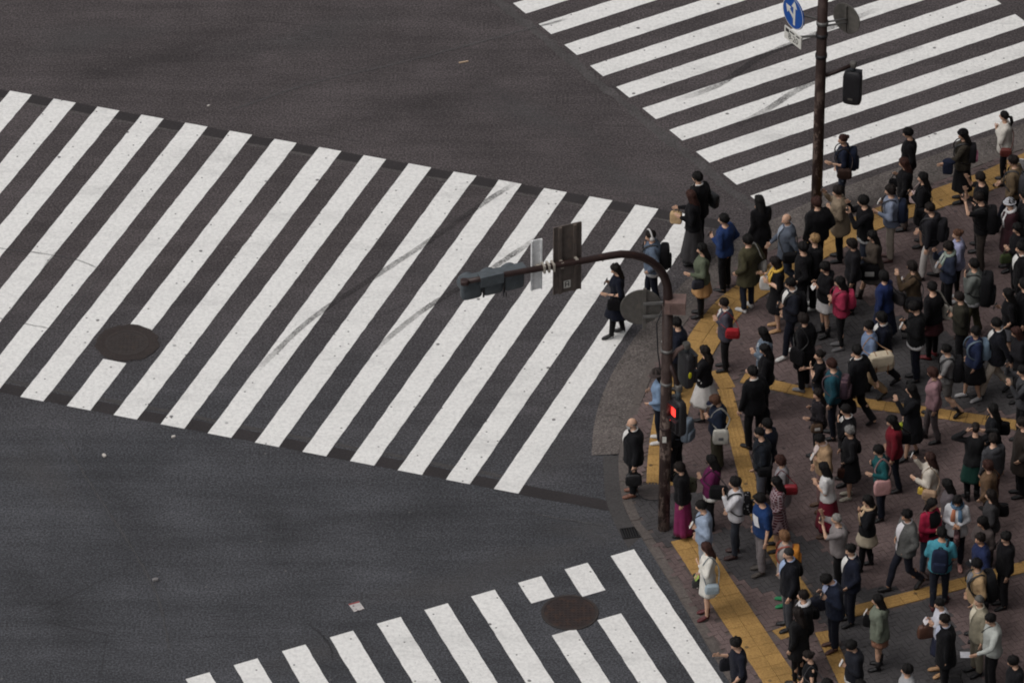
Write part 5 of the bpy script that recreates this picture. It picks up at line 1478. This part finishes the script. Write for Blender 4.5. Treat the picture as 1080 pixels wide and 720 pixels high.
Pn(805, 352, 1.60, 185, 'person in denim and white patterned jacket', 'beside the magenta bag', ('long', HB), ('jacket', (98, 112, 128), {'kind': 'print', 'c2': (196, 196, 196)}), ('jeans', DJEAN), ('shoe', BLK), 'phone down', sex=F)
Pn(807, 368, 1.60, 175, 'person in black with magenta bag', 'standing on the red bricks', ('long', HB), ('jacket', BLK), ('trousers', BLK), ('shoe', BLK), 'bag down', sex=F, bags=[('hand', (140, 40, 82), 'magenta', 'L', {'size': .8, 'turn': 30})])
Pn(743, 371, 1.60, 160, 'person in black top and white pleated skirt', 'in black heels', ('long', HD), ('tee', BLK, {'sleeve': .7}), ('pleat', (206, 202, 198), {'hem': .46}), ('heel', BLK), 'chest down', sex=F)
Pn(713, 341, 1.70, 175, 'person in navy jacket behind the brown box', 'on the post with the curved arm', ('short', HB), ('jacket', DNAVY), ('trousers', BLK), ('shoe', BLK), 'phone phone', nod=15, bags=[('phone', WHT, 'white', 'L')])
Pn(694, 394, 1.62, 165, 'person in light blue shirt and dark brimmed hat', 'by the kerb', ('long', HD), ('shirt', (120, 146, 178)), ('jeans', DNAVY), ('sneaker', (204, 200, 196)), 'hips fold', sex=F, hat=('brim', (70, 60, 58)))
Pn(667, 447, 1.66, 185, 'person in black suit and white face mask', 'at the kerb edge', ('bald', HG), ('suit', (26, 26, 29), {'inner': WHT, 'fat': .015}), ('trousers', (26, 26, 29)), ('shoe', (124, 74, 54)), 'down down', mask=(226, 226, 226), wide=1.08, bags=[('hand', BLK, 'black', 'L', {'size': 1.0, 'kind': 'leather'})])
Pn(713, 428, 1.70, 150, 'person in black behind the lit red signal', 'with grey rucksack', ('short', HB), ('jacket', BLK), ('trousers', BLK), ('shoe', BLK), 'down down', bags=[('backpack', (112, 124, 138), 'grey-blue', 'L', {'size': 1.0})])
Pn(755, 421, 1.60, 190, 'person in navy cap and navy jacket', 'typing on a phone by the thin yellow line', ('bob', HBR), ('jacket', (32, 40, 58), {'fat': .02}), ('wide', (62, 58, 44)), ('shoe', BLK), 'phone phone', nod=22, sex=F, hat=('cap', (26, 30, 50)), bags=[('tote', (198, 194, 184), 'cream', 'L', {'logo': (110, 110, 112), 'size': .9}), ('phone', BLK, 'black', 'R')])
Pn(795, 392, 1.74, 130, 'person in black suit facing away', 'beside the diagonal yellow line', ('short', HB), ('suit', (24, 24, 27), {'inner': WHT}), ('trousers', (24, 24, 27)), ('shoe', BLK), 'down down', bags=[('case', BLK, 'black', 'R', {'size': .9})])
Pn(864, 375, 1.62, 185, 'person in black T-shirt with hand raised', 'next to the teal sweater', ('bun', HD), ('tee', BLK), ('jeans', (60, 84, 140)), ('shoe', BLK), 'face bag', sex=F)
Pn(877, 384, 1.72, 170, 'person in teal sweater with plaid backpack', 'and dark jeans', ('short', HR), ('sweater', (30, 76, 90)), ('jeans', DNAVY), ('shoe', BLK), 'down low', bags=[('backpack', (110, 84, 92), 'plaid', 'L', {'kind': 'plaid', 'c2': (52, 40, 52), 'size': 1.0})])
Pn(862, 415, 1.56, 185, 'person in dark print blouse', 'in front of the teal sweater', ('long', HD), ('shirt', (36, 32, 36), {'kind': 'print', 'c2': (76, 66, 70)}), ('tights', BLK), ('shoe', BLK), 'bag phone', sex=F, bags=[('hand', (96, 74, 58), 'brown and white', 'L', {'logo': (214, 210, 204), 'size': .75})])
Pn(904, 370, 1.74, 150, 'person in black suit walking with briefcase', 'behind the teal sweater', ('short', HB), ('suit', (26, 26, 30), {'inner': WHT}), ('trousers', BLK), ('shoe', BLK), 'down swb', 'walk', bags=[('case', BLK, 'black', 'L', {'size': .95})])
Pn(916, 345, 1.70, 190, 'person in light blue shirt and beige trousers', 'lugging a big cream bag', ('short', HB), ('shirt', (110, 130, 164)), ('trousers', (168, 140, 104)), ('shoe', BLK), 'bag low', 'walk', bags=[('shoulder', (206, 190, 162), 'large cream', 'L', {'size': 1.85, 'strap': (150, 110, 76), 'z': 1.04, 'x': -.14, 'band': (140, 98, 66)})])
Pn(930, 335, 1.70, 190, 'person in dark suit behind the light blue shirt', 'walking left', ('bob', HB), ('suit', DNAVY, {'inner': WHT}), ('trousers', OFF), ('shoe', BLK), 'swf down', 'walk')
Pn(964, 324, 1.74, 185, 'person in short black jacket bent over phone', 'with white shirt hem', ('full', HB), ('jacket', (24, 24, 26), {'under': (206, 204, 206)}), ('trousers', DNAVY), ('shoe', BLK), 'phone phone', nod=24, bags=[('phone', WHT, 'white', 'L'), ('cross', BLK, 'small black', 'R', {'x': .12})])
Pn(983, 303, 1.66, 140, 'person in black top with dark red shorts', 'and red shoes', ('short', HB), ('sweater', BLK), ('skirt', (74, 38, 42), {'hem': .62, 'legs': BLK}), ('shoe', (120, 30, 36)), 'down low', bags=[('tote', (190, 182, 168), 'cream', 'R', {'x': -.1, 'size': .85})])
Pn(1063, 310, 1.60, 190, 'person in black vest over pale blouse', 'near the right edge', ('long', HB), ('tee', BLK, {'sleeve': .55}), ('skirt', (84, 84, 90), {'hem': .6}), ('shoe', BLK), 'low phone', sex=F, bags=[('phone', BLK, 'black', 'R')])
Pn(1051, 341, 1.72, 180, 'person in black suit jacket and beige trousers', 'striding left', ('short', HB), ('suit', (26, 27, 34), {'inner': WHT}), ('trousers', (176, 164, 150)), ('shoe', BLK), 'swb swf', 'walk', bags=[('case', BLK, 'black', 'R', {'size': .9})])
Pn(1028, 350, 1.60, 185, 'person in navy jacket and black pleated skirt', 'in black and white sneakers', ('bob', HB), ('jacket', (36, 46, 78)), ('pleat', BLK, {'hem': .50, 'flare': .2}), ('sneaker', (172, 170, 172)), 'down down', 'step', sex=F, bags=[('backpack', (112, 136, 158), 'light blue', 'L', {'size': .9})])
Pn(1073, 351, 1.60, 190, 'person in dark grey jacket', 'at the right edge just above the yellow line', ('long', HR), ('jacket', OFF), ('trousers', OFF), ('shoe', BLK), 'phone down', sex=F)
Pn(998, 368, 1.60, 180, 'person in grey T-shirt and shorts', 'walking in black boots', ('short', HB), ('tee', (118, 116, 116)), ('shorts', (104, 100, 98)), ('boot', BLK), 'swf low', 'walk', bags=[('backpack', (28, 27, 30), 'black', 'L', {'size': 1.1})])
Pn(1079, 392, 1.70, 185, 'person in charcoal top raising a phone', 'at the right edge by the yellow line', ('short', HB), ('shirt', DGR), ('trousers', BLK), ('shoe', BLK), 'photo high', bags=[('backpack', OFF, 'charcoal', 'L'), ('phone', BLK, 'black', 'R')])
Pn(984, 394, 1.60, 185, 'person in mauve sweater and grey jeans', 'walking in black ankle boots', ('bob', HR), ('sweater', (150, 112, 118)), ('jeans', (88, 78, 80)), ('boot', BLK), 'down down', 'step', sex=F, bags=[('cross', (90, 66, 62), 'brown', 'R', {'size': .8})])
Pn(961, 411, 1.62, 180, 'person in long black coat with lime bag', 'taking a photo', ('long', HB), ('coat', (25, 25, 29), {'hem': .48}), ('none', BLK), ('heel', BLK), 'photo low', 'step', sex=F, bags=[('paper', (150, 160, 36), 'lime green', 'R', {'size': .95})])
Pn(941, 443, 1.64, 180, 'person in dark red blazer', 'stepping left in cropped jeans', ('long', HB), ('jacket', (118, 24, 36)), ('jeans', DNAVY), ('shoe', BLK), 'down low', 'step', sex=F, bags=[('shoulder', BLK, 'black', 'R', {'x': -.16, 'size': 1.1})])
Pn(927, 475, 1.60, 185, 'person in teal blouse', 'carrying a pale pink bag on the arm', ('bob', HB), ('shirt', (26, 84, 88)), ('trousers', DNAVY), ('shoe', BLK), 'bag chest', sex=F, bags=[('tote', (206, 152, 150), 'pale pink', 'L', {'size': .95, 'x': .06})])
Pn(893, 433, 1.70, 185, 'person in black suit with hand at cheek', 'behind the black dress and pale sneakers', ('short', HB), ('suit', BLK, {'inner': WHT}), ('trousers', BLK), ('shoe', BLK), 'face down')
Pn(896, 454, 1.58, 185, 'person in black dress and pale sneakers', 'left of the dark red blazer', ('full', (112, 110, 108)), ('dress', (27, 26, 29), {'skirt': .50, 'sleeve': 1.0, 'flare': .12}), ('none', BLK), ('sneaker', (186, 178, 162)), 'low fold', sex=F, wide=1.06, bags=[('shoulder', BLK, 'black', 'R', {'x': -.1, 'size': 1.1}), ('hand', (70, 42, 34), 'brown', 'L', {'size': .8})])
Pn(865, 462, 1.66, 195, 'person in tan jacket over pale shirt', 'looking down at a phone', ('short', HB), ('suit', (172, 138, 102), {'inner': (210, 190, 184), 'hem': .82}), ('trousers', (150, 116, 114)), ('shoe', (96, 66, 46)), 'phone low', nod=20, bags=[('phone', WHT, 'white', 'L')])
Pn(870, 493, 1.58, 165, 'person in white T-shirt and long red skirt', 'facing away', ('long', HB), ('tee', (208, 206, 204), {'sleeve': .4}), ('long', (122, 26, 46), {'hem': .24}), ('shoe', (90, 62, 46)), 'phone phone', sex=F)
Pn(809, 448, 1.68, 160, 'person in dark navy jacket with arm raised', 'behind the grey trousers', ('short', HB), ('jacket', DNAVY), ('trousers', BLK), ('shoe', BLK), 'down face')
Pn(801, 457, 1.70, 185, 'person in dark jacket and grey trousers', 'on the diagonal yellow line', ('fade', HB), ('jacket', (32, 36, 44)), ('trousers', (88, 90, 100)), ('shoe', BLK), 'low pocket', bags=[('shoulder', BLK, 'black', 'L', {'size': .9})])
Pn(823, 486, 1.58, 175, 'person in light grey long shirt', 'with a glossy red bag', ('bob', HR), ('shirt', (138, 134, 138), {'hem': .62}), ('jeans', (110, 108, 114)), ('shoe', BLK), 'low down', sex=F, bags=[('shoulder', (150, 26, 38), 'glossy red', 'L', {'size': .95, 'z': 1.12, 'x': -.16, 'kind': 'leather'})])
Pn(819, 508, 1.58, 185, 'person in red plaid shirt', 'and matching plaid skirt', ('long', HB), ('shirt', (96, 44, 52), {'kind': 'plaid', 'c2': (164, 150, 156), 'hem': .70}), ('skirt', (78, 36, 46), {'kind': 'plaid', 'c2': (150, 130, 136), 'hem': .5}), ('shoe', BLK), 'low low', sex=F)
Pn(750, 486, 1.60, 180, 'person in magenta jacket and black trousers', 'behind the white shirt', ('long', HB), ('jacket', (112, 34, 84), {'under': WHT}), ('trousers', BLK), ('shoe', BLK), 'phone down', sex=F, bags=[('shoulder', BLK, 'big black', 'L', {'size': 1.3, 'z': 1.1, 'x': -.16})])
Pn(717, 492, 1.60, 165, 'person in black top and long magenta skirt', 'behind the rusty post', ('bob', HD), ('jacket', BLK), ('long', (130, 36, 84), {'hem': .10, 'flare': .06}), ('shoe', BLK), 'down bag', sex=F, bags=[('shoulder', (84, 84, 66), 'camouflage', 'R', {'size': 1.3, 'kind': 'print', 'c2': (50, 46, 38), 'x': -.05})])
Pn(775, 509, 1.72, 185, 'person in white shirt with hand at mouth', 'and dark jeans', ('full', HB), ('shirt', (206, 204, 208)), ('jeans', (54, 58, 68)), ('shoe', (62, 36, 34)), 'face low', bags=[('backpack', BLK, 'speckled black', 'L', {'kind': 'print', 'c2': (150, 148, 150), 'size': .9})])
Pn(802, 526, 1.74, 195, 'person in blue polo shirt with white panel', 'and grey trousers', ('full', HB), ('tee', (30, 58, 110), {'panel': (222, 222, 226), 'fat': .01}), ('trousers', (124, 116, 118)), ('shoe', (74, 66, 60)), 'down down', wide=1.05)
Pn(740, 534, 1.70, 190, 'person in light blue shirt with dark strap', 'reading a phone at the yellow tiles', ('short', HB), ('shirt', (146, 162, 186)), ('trousers', (150, 152, 158)), ('shoe', BLK), 'phone low', nod=12, bags=[('phone', WHT, 'white', 'L'), ('cross', DGR, 'dark grey', 'R', {'size': .9})])
Pn(745, 578, 1.60, 190, 'person in white short dress', 'with dark red heels in front of the yellow tiles', ('long', (58, 36, 32)), ('dress', (216, 212, 202), {'skirt': .56, 'sleeve': 1.0, 'flare': .06}), ('none', BLK), ('heel', (92, 24, 30)), 'chest low', sex=F, bags=[('shoulder', (162, 178, 188), 'pale blue', 'L', {'size': .95, 'z': .84}), ('paperdoc', (150, 180, 80), 'green packet', 'R'), ('hand', (60, 60, 60), 'black and white print', 'R', {'kind': 'print', 'c2': (190, 188, 186), 'size': .7})])
Pn(776, 677, 1.74, 195, 'person in dark navy shirt', 'at the kerb of the near crosswalk', ('full', HB), ('tee', (32, 34, 46), {'sleeve': .7}), ('trousers', BLK), ('shoe', BLK), 'low bag', bags=[('hand', (34, 34, 40), 'soft black', 'R', {'size': .95})])
Pn(827, 566, 1.58, 185, 'person in pale grey top with orange backpack', 'and green sneakers', ('bob', (112, 82, 58)), ('shirt', (152, 142, 138), {'hem': .72}), ('trousers', (132, 126, 124)), ('sneaker', (46, 132, 84)), 'low down', bags=[('backpack', (212, 130, 40), 'orange', 'L', {'size': .9, 'strap': (150, 60, 40)})])
Pn(832, 584, 1.72, 190, 'person in dark suit and grey trousers', 'in front of the orange backpack', ('fade', (46, 44, 44)), ('suit', (26, 27, 33), {'inner': (150, 170, 206)}), ('trousers', (62, 64, 70)), ('shoe', BLK), 'down down', wide=1.08, bags=[('shoulder', BLK, 'black', 'R', {'x': -.14, 'size': 1.15})])
Pn(847, 629, 1.64, 190, 'person in black jacket with white scarf', 'beside the short yellow link', ('short', HD), ('jacket', BLK), ('trousers', BLK), ('shoe', BLK), 'down down', scarf=[(206, 204, 206)], bags=[('shoulder', BLK, 'black', 'R', {'x': -.16, 'size': 1.0})])
Pn(842, 646, 1.62, 150, 'person in black coat seen from behind', 'on the short yellow link', ('long', HD), ('coat', (24, 23, 25), {'hem': .64}), ('tights', BLK), ('shoe', BLK), 'down down', sex=F)
Pn(853, 692, 1.60, 185, 'person in black sleeveless top', 'with checked shirt tied behind, near bottom edge', ('bun', HD), ('tank', BLK), ('trousers', BLK), ('shoe', BLK), 'low low', sex=F, bags=[('shoulder', (96, 94, 98), 'grey checked', 'L', {'kind': 'plaid', 'c2': (50, 48, 52), 'x': -.12, 'z': 1.05})])
Pn(873, 722, 1.62, 190, 'person in dark shirt cut by the bottom edge', 'left of the white phone', ('full', HB), ('shirt', OFF), ('trousers', BLK), ('shoe', BLK), 'low low')
Pn(907, 722, 1.62, 190, 'person in dark shirt cut by the bottom edge', 'right of the white phone', ('full', HB), ('shirt', OFF), ('trousers', BLK), ('shoe', BLK), 'low low')
Pn(883, 547, 1.66, 185, 'person in grey T-shirt', 'photographing with both bare arms raised', ('fade', (128, 124, 120)), ('tee', (142, 134, 134), {'fat': .01}), ('trousers', BLK), ('shoe', BLK), 'high high', wide=1.06, bags=[('phone', BLK, 'black', 'L', {'wide': 1}), ('cross', BLK, 'black', 'R', {'size': .8})])
Pn(897, 580, 1.70, 190, 'person in navy suit and glasses', 'behind the bowing navy suit', ('short', HB), ('suit', (30, 34, 50), {'inner': WHT}), ('trousers', (28, 30, 42)), ('shoe', BLK), 'low down')
Pn(873, 609, 1.70, 190, 'person in navy suit bowing over a phone', 'beside the yellow junction', ('full', HB), ('suit', (32, 38, 56), {'inner': (150, 160, 190)}), ('trousers', (30, 33, 46)), ('shoe', (74, 42, 34)), 'phone phone', nod=38, lean=.10, bags=[('phone', BLK, 'black', 'L'), ('hand', (36, 38, 50), 'dark navy', 'R', {'size': 1.15})])
Pn(926, 632, 1.60, 175, 'person in sage green sweater', 'with bare legs and black boots', ('long', HB), ('sweater', (112, 120, 104), {'fat': .015, 'hem': .74}), ('skirt', (150, 104, 82), {'hem': .6, 'flare': .04}), ('boot', BLK), 'down phone', sex=F, bags=[('backpack', (26, 26, 28), 'slim black', 'L', {'size': .0001}) if False else ('shoulder', BLK, 'slim black', 'R', {'size': 1.15, 'z': .84, 'x': .16}), ('phone', WHT, 'white', 'R')])
Pn(898, 679, 1.64, 190, 'person in dark vest over white shirt', 'using a phone near the bottom edge', ('full', HB), ('jacket', (36, 38, 46), {'under': WHT}), ('trousers', (150, 132, 112)), ('shoe', BLK), 'phone low', nod=18, bags=[('phone', WHT, 'white', 'L')])
Pn(956, 706, 1.64, 185, 'person in pale grey shirt', 'cut by the bottom edge on grey bricks', ('full', HB), ('shirt', (158, 158, 160)), ('trousers', BLK), ('shoe', BLK), 'low low')
Pn(992, 637, 1.62, 200, 'person in white lace blouse', 'with a brown bag, behind the black suit', ('bun', HB), ('shirt', (196, 196, 206)), ('skirt', (40, 44, 66), {'hem': .5}), ('shoe', TAN), 'phone phone', sex=F, bags=[('hand', (92, 58, 44), 'brown leather', 'R', {'size': 1.1, 'kind': 'leather'}), ('paperdoc', (206, 200, 204), 'white paper', 'R')])
Pn(996, 653, 1.70, 190, 'person in black suit standing over a suitcase', 'on the grey bricks', ('short', HD), ('suit', (23, 23, 26), {'inner': (170, 176, 196), 'hem': .66, 'fat': .01}), ('trousers', BLK), ('shoe', (140, 100, 74)), 'down down', bags=[('suitcase', (22, 21, 23), 'black', 'L', {'x': -.15, 'y': .42})])
Pn(1033, 634, 1.66, 195, 'person in beige suit', 'standing beside the dropped paper', ('fade', (92, 90, 86)), ('suit', (150, 142, 120), {'inner': (206, 196, 172)}), ('trousers', (132, 124, 106)), ('shoe', BLK), 'down down')
Pn(1045, 652, 1.68, 190, 'person in pale grey shirt and black trousers', 'reaching forward near the beige suit', ('short', HB), ('shirt', (176, 180, 174), {'blouson': 1, 'fat': .012}), ('trousers', BLK), ('shoe', BLK), 'reach down', bags=[('cross', BLK, 'black', 'R', {'size': .9, 'x': -.12, 'z': 1.0})])
Pn(1069, 698, 1.60, 190, 'person in black jacket in the lower right corner', 'with bowed head', ('full', HB), ('jacket', (28, 28, 31)), ('trousers', BLK), ('shoe', BLK), 'low low', nod=14)
# --- the group talking, and those round them
Pn(981, 483, 1.62, 170, 'person in cream jacket', 'taking a photo with a white phone', ('long', (52, 34, 30)), ('jacket', (196, 186, 172)), ('trousers', (120, 100, 84)), ('shoe', BLK), 'bag photo', sex=F, bags=[('phone', WHT, 'white', 'R', {'wide': 1}), ('shoulder', (176, 142, 112), 'beige', 'L', {'size': 1.0}), ('hand', (214, 176, 60), 'yellow', 'L', {'size': .6})])
Pn(1028, 452, 1.64, 95, 'person with both hands behind the head', 'in black top and dark green skirt', ('bun', HD), ('sweater', (34, 34, 36)), ('skirt', (26, 62, 54), {'hem': .5, 'legs': BLK}), ('boot', BLK), 'head head', sex=F)
Pn(1047, 432, 1.62, 170, 'person in black dress with bare legs', 'on the yellow line', ('long', HB), ('dress', (27, 28, 32), {'skirt': .55, 'sleeve': 1.0}), ('none', BLK), ('boot', BLK), 'low low', 'step', sex=F, bags=[('shoulder', BLK, 'black', 'R', {'x': -.14, 'size': 1.2})])
Pn(1047, 463, 1.66, 120, 'person in dark grey hooded top', 'beside the hands behind the head', ('short', HD), ('hoodie', (66, 66, 70)), ('jeans', (72, 46, 44)), ('shoe', BLK), 'down down')
Pn(1042, 491, 1.58, 165, 'person in brown jacket with orange bag', 'under the dark grey hood', ('bob', HR), ('jacket', (104, 78, 56)), ('trousers', (74, 50, 42)), ('shoe', BLK), 'low down', sex=F, bags=[('shoulder', (176, 106, 46), 'orange', 'R', {'x': .12, 'size': .8})])
Pn(1045, 522, 1.60, 185, 'person in dark vest and grey top', 'at the right of the talking group', ('long', HD), ('jacket', (58, 56, 58)), ('trousers', OFF), ('shoe', BLK), 'low down', sex=F, bags=[('shoulder', BLK, 'slouchy black', 'R', {'x': -.16, 'size': 1.2, 'z': 1.02})])
Pn(999, 511, 1.60, 175, 'person in plain grey cardigan', 'behind the white shirt and scarf', ('long', HB), ('sweater', (92, 84, 88)), ('trousers', OFF), ('shoe', BLK), 'low low', sex=F)
Pn(982, 532, 1.62, 320, 'person in crimson jacket over black', 'smiling in the talking group', ('long', HB), ('jacket', (170, 30, 62), {'inner': BLK, 'gap': 40}), ('jeans', (70, 84, 104)), ('shoe', (70, 50, 46)), 'fold fold', sex=F, tone=3, bags=[('shoulder', (150, 128, 122), 'light grey-brown', 'R', {'size': .8, 'x': -.1})])
Pn(1010, 527, 1.62, 268, 'person in white shirt with blue-orange scarf', 'facing the viewer in the group', ('long', HB), ('shirt', (206, 206, 210), {'hem': .76}), ('jeans', DNAVY), ('shoe', (200, 140, 130)), 'fold fold', nod=20, sex=F, tone=3, scarf=[(84, 116, 146), (196, 118, 84)], bags=[('hand', (76, 50, 54), 'dark plum', 'L', {'size': 1.0, 'kind': 'print', 'c2': (110, 84, 84)})])
Pn(1036, 550, 1.62, 215, 'person in grey-brown top in the group', 'right of the scarf wearer', ('long', HB), ('sweater', (84, 74, 72)), ('trousers', OFF), ('shoe', BLK), 'low fold', sex=F, tone=3)
Pn(1034, 568, 1.66, 200, 'person in dark blue jacket', 'above the black cap', ('short', HD), ('jacket', (38, 48, 86)), ('trousers', OFF), ('shoe', BLK), 'low down', tone=3)
Pn(993, 562, 1.72, 80, 'person in turquoise T-shirt facing away', 'in the talking group', ('short', HB), ('tee', (66, 152, 172), {'hem': .82, 'fat': .006}), ('jeans', (34, 37, 48)), ('shoe', (96, 34, 36)), 'fold low', 'step', tone=3, wide=1.05, bags=[('backpack', (34, 42, 66), 'navy', 'R', {'one': 1, 'size': 1.0})])
Pn(1030, 596, 1.70, 200, 'person in khaki jacket and black cap', 'beside the lower yellow line', ('short', HB), ('suit', (170, 138, 98), {'inner': (120, 122, 128), 'hem': .82}), ('jeans', (84, 92, 108)), ('shoe', BLK), 'low low', hat=('cap', (28, 28, 32), (206, 206, 206)), bags=[('backpack', (27, 27, 30), 'bulky black', 'L', {'size': 1.3}), ('cross', BLK, 'black', 'L', {'size': .9})])
Pn(956, 543, 1.74, 205, 'person in grey cardigan over white shirt', 'walking left', ('short', HB), ('suit', (92, 92, 90), {'inner': (214, 210, 214), 'hem': .80, 'open': .88, 'kind': 'knit'}), ('jeans', (34, 36, 48)), ('shoe', BLK), 'low fold', 'walk', tone=3)
Pn(915, 527, 1.60, 180, 'person in black sweater and cream skirt', 'with black tights and boots', ('long', HB), ('sweater', (27, 27, 31)), ('skirt', (186, 172, 148), {'hem': .62, 'legs': BLK}), ('boot', BLK), 'chest chest', 'step', sex=F, scarf=[(196, 164, 128)])

# unseen block added outside the frame on the right to shade the crowd's pavement
BW = m_mottle('building_stone', (0.16, 0.15, 0.145), .2, 6.0)
BG = m_plain('window_glass', (30, 36, 42), 0.12, 0.5); BF = m_plain('window_frame', (60, 58, 56), 0.5)
p0, p1 = Vector((9.4, -30, 0)), Vector((13.7, 12, 0)); dv = (p1 - p0).normalized(); nv = Vector((dv.y, -dv.x, 0)); Lw = (p1 - p0).length
shade_bld = empty('shade_building', p0, math.atan2(dv.y, dv.x)); tag(shade_bld, 'tall stone block with rows of dark windows, added out of view to shade the crowd', 'shade_building')
m = MB(); m.box((Lw / 2, -6.0, 19.0), (Lw, 11.6, 38.0)); m.build('wall', BW, shade_bld, False)
m = MB(); m.box((Lw / 2, -6.0, 38.3), (Lw + .6, 12.2, .6)); m.build('cornice', BW, shade_bld, False)
wm = MB(); wm.box((0, 0, 0), (3.6, .06, 2.5)); WME = wm.mesh('window', BG, False)
fm_ = MB()
for c_, s_ in (((0, .05, 1.3), (3.8, .16, .1)), ((0, .05, -1.3), (3.8, .2, .1)), ((1.85, .05, 0), (.1, .16, 2.5)), ((-1.85, .05, 0), (.1, .16, 2.5)), ((0, .04, 0), (.07, .1, 2.5))): fm_.box(c_, s_)
FME = fm_.mesh('frame', BF, False)
for st_ in range(9):
    for k in range(11):
        w_ = put('window', WME, shade_bld); w_.location = (2.6 + k * 4.1, -.19, 2.2 + st_ * 3.8); f_ = put('frame', FME, w_)

Pn(1081, 206, 1.70, 175, 'person in charcoal coat cut by right edge', 'beside the pale knit cap', ('short', HB), ('coat', OFF, {'hem': .6}), ('trousers', BLK), ('shoe', BLK), 'pocket down')
Pn(1080, 301, 1.66, 185, 'person in black coat cut by right edge', 'behind the black vest', ('bob', HB), ('coat', BLK, {'hem': .6}), ('trousers', BLK), ('shoe', BLK), 'down down', sex=F)
Pn(1078, 447, 1.70, 180, 'person in dark brown coat', 'cut by the right edge below the yellow line', ('short', HD), ('coat', (52, 44, 40), {'hem': .6}), ('trousers', BLK), ('shoe', BLK), 'pocket down')
Pn(1012, 314, 1.64, 185, 'person in dark olive jacket', 'between the cream tote and the olive trousers', ('short', HD), ('jacket', (48, 46, 38)), ('trousers', BLK), ('shoe', BLK), 'phone down', bags=[('phone', BLK, 'black', 'L')])
Pn(1060, 566, 1.64, 190, 'person in black jacket right of the group', 'standing over the lower yellow line', ('full', HB), ('jacket', BLK), ('trousers', OFF), ('shoe', BLK), 'down pocket', bags=[('shoulder', BLK, 'black', 'R', {'x': -.14})])
Pn(899, 258, 1.62, 175, 'person in dark grey jacket behind black bag', 'near the dark jeans', ('bob', HD), ('jacket', OFF), ('trousers', BLK), ('shoe', BLK), 'down down', sex=F)
Pn(846, 262, 1.66, 165, 'person in black sweater', 'between blazer and white paper', ('full', HB), ('sweater', BLK), ('trousers', OFF), ('shoe', BLK), 'pocket low')
Pn(838, 420, 1.64, 170, 'person in dark wine jacket', 'right of the black suit facing away', ('bob', HD), ('jacket', (52, 30, 36)), ('trousers', BLK), ('shoe', BLK), 'down low', sex=F) if False else None

# paper dropped on the bricks and a white sheet at the right edge
m = MB(); m.prism([(-.105, -.085), (.105, -.085), (.105, .085), (-.105, .085)], 0, .003); o = m.build('paper_sheet', fabric((214, 214, 222)), None, False); o.location = G(1019, 693) + Vector((0, 0, ZP + .018)); tag(o, 'blank white paper lying on the grey bricks by the beige suit', 'paper')
o = empty('white_board', G(1086, 176, 1.2)); o.rotation_euler = (0, R(-22), R(70)); m = MB(); m.rbox((0, 0, 0), (.02, .55, .42), .04); m.build('board', fabric((206, 204, 206)), o); tag(o, 'white board poking in at the right edge above the yellow tiles', 'board')

# ------------------------------------------------------------------ weld the body and garment shells
bpy.context.view_layer.update()
dg = bpy.context.evaluated_depsgraph_get()
done = []
for o, amp, seed in REMESH:
    me = bpy.data.meshes.new_from_object(o.evaluated_get(dg)); done.append((o, me, amp, seed))
for o, me, amp, seed in done:
    n = len(me.vertices)
    co = np.empty(n * 3, np.float32); me.vertices.foreach_get('co', co); co = co.reshape(-1, 3)
    if amp:
        no = np.empty(n * 3, np.float32); me.vertices.foreach_get('normal', no); no = no.reshape(-1, 3)
        f = np.array([noise.noise((x * 9 + seed, y * 9, z * 5.0)) + .6 * noise.noise((x * 19 + seed, y * 19, z * 13)) for x, y, z in co.tolist()], np.float32)
        co += no * (f * amp)[:, None]; me.vertices.foreach_set('co', co.ravel())
    if o.name in EXTRA:
        h = EXTRA[o.name]
        nl = len(me.loops); lv = np.empty(nl, np.int32); me.loops.foreach_get('vertex_index', lv)
        pt = np.empty(len(me.polygons), np.int32); me.polygons.foreach_get('loop_total', pt)
        faces, k = [], 0
        lv = lv.tolist()
        for t in pt.tolist(): faces.append(tuple(lv[k:k + t])); k += t
        mats = [0] * len(faces) + h.m
        V = co.tolist() + h.v; faces += [tuple(i + n for i in f) for f in h.f]
        m2 = bpy.data.meshes.new('body'); m2.from_pydata(V, [], faces)
        for mt in o.data.materials: m2.materials.append(mt)
        m2.polygons.foreach_set('material_index', mats); me = m2
    else:
        if not me.materials:
            for mt in o.data.materials: me.materials.append(mt)
    me.polygons.foreach_set('use_smooth', [True] * len(me.polygons)); me.update()
    o.modifiers.clear(); o.data = me
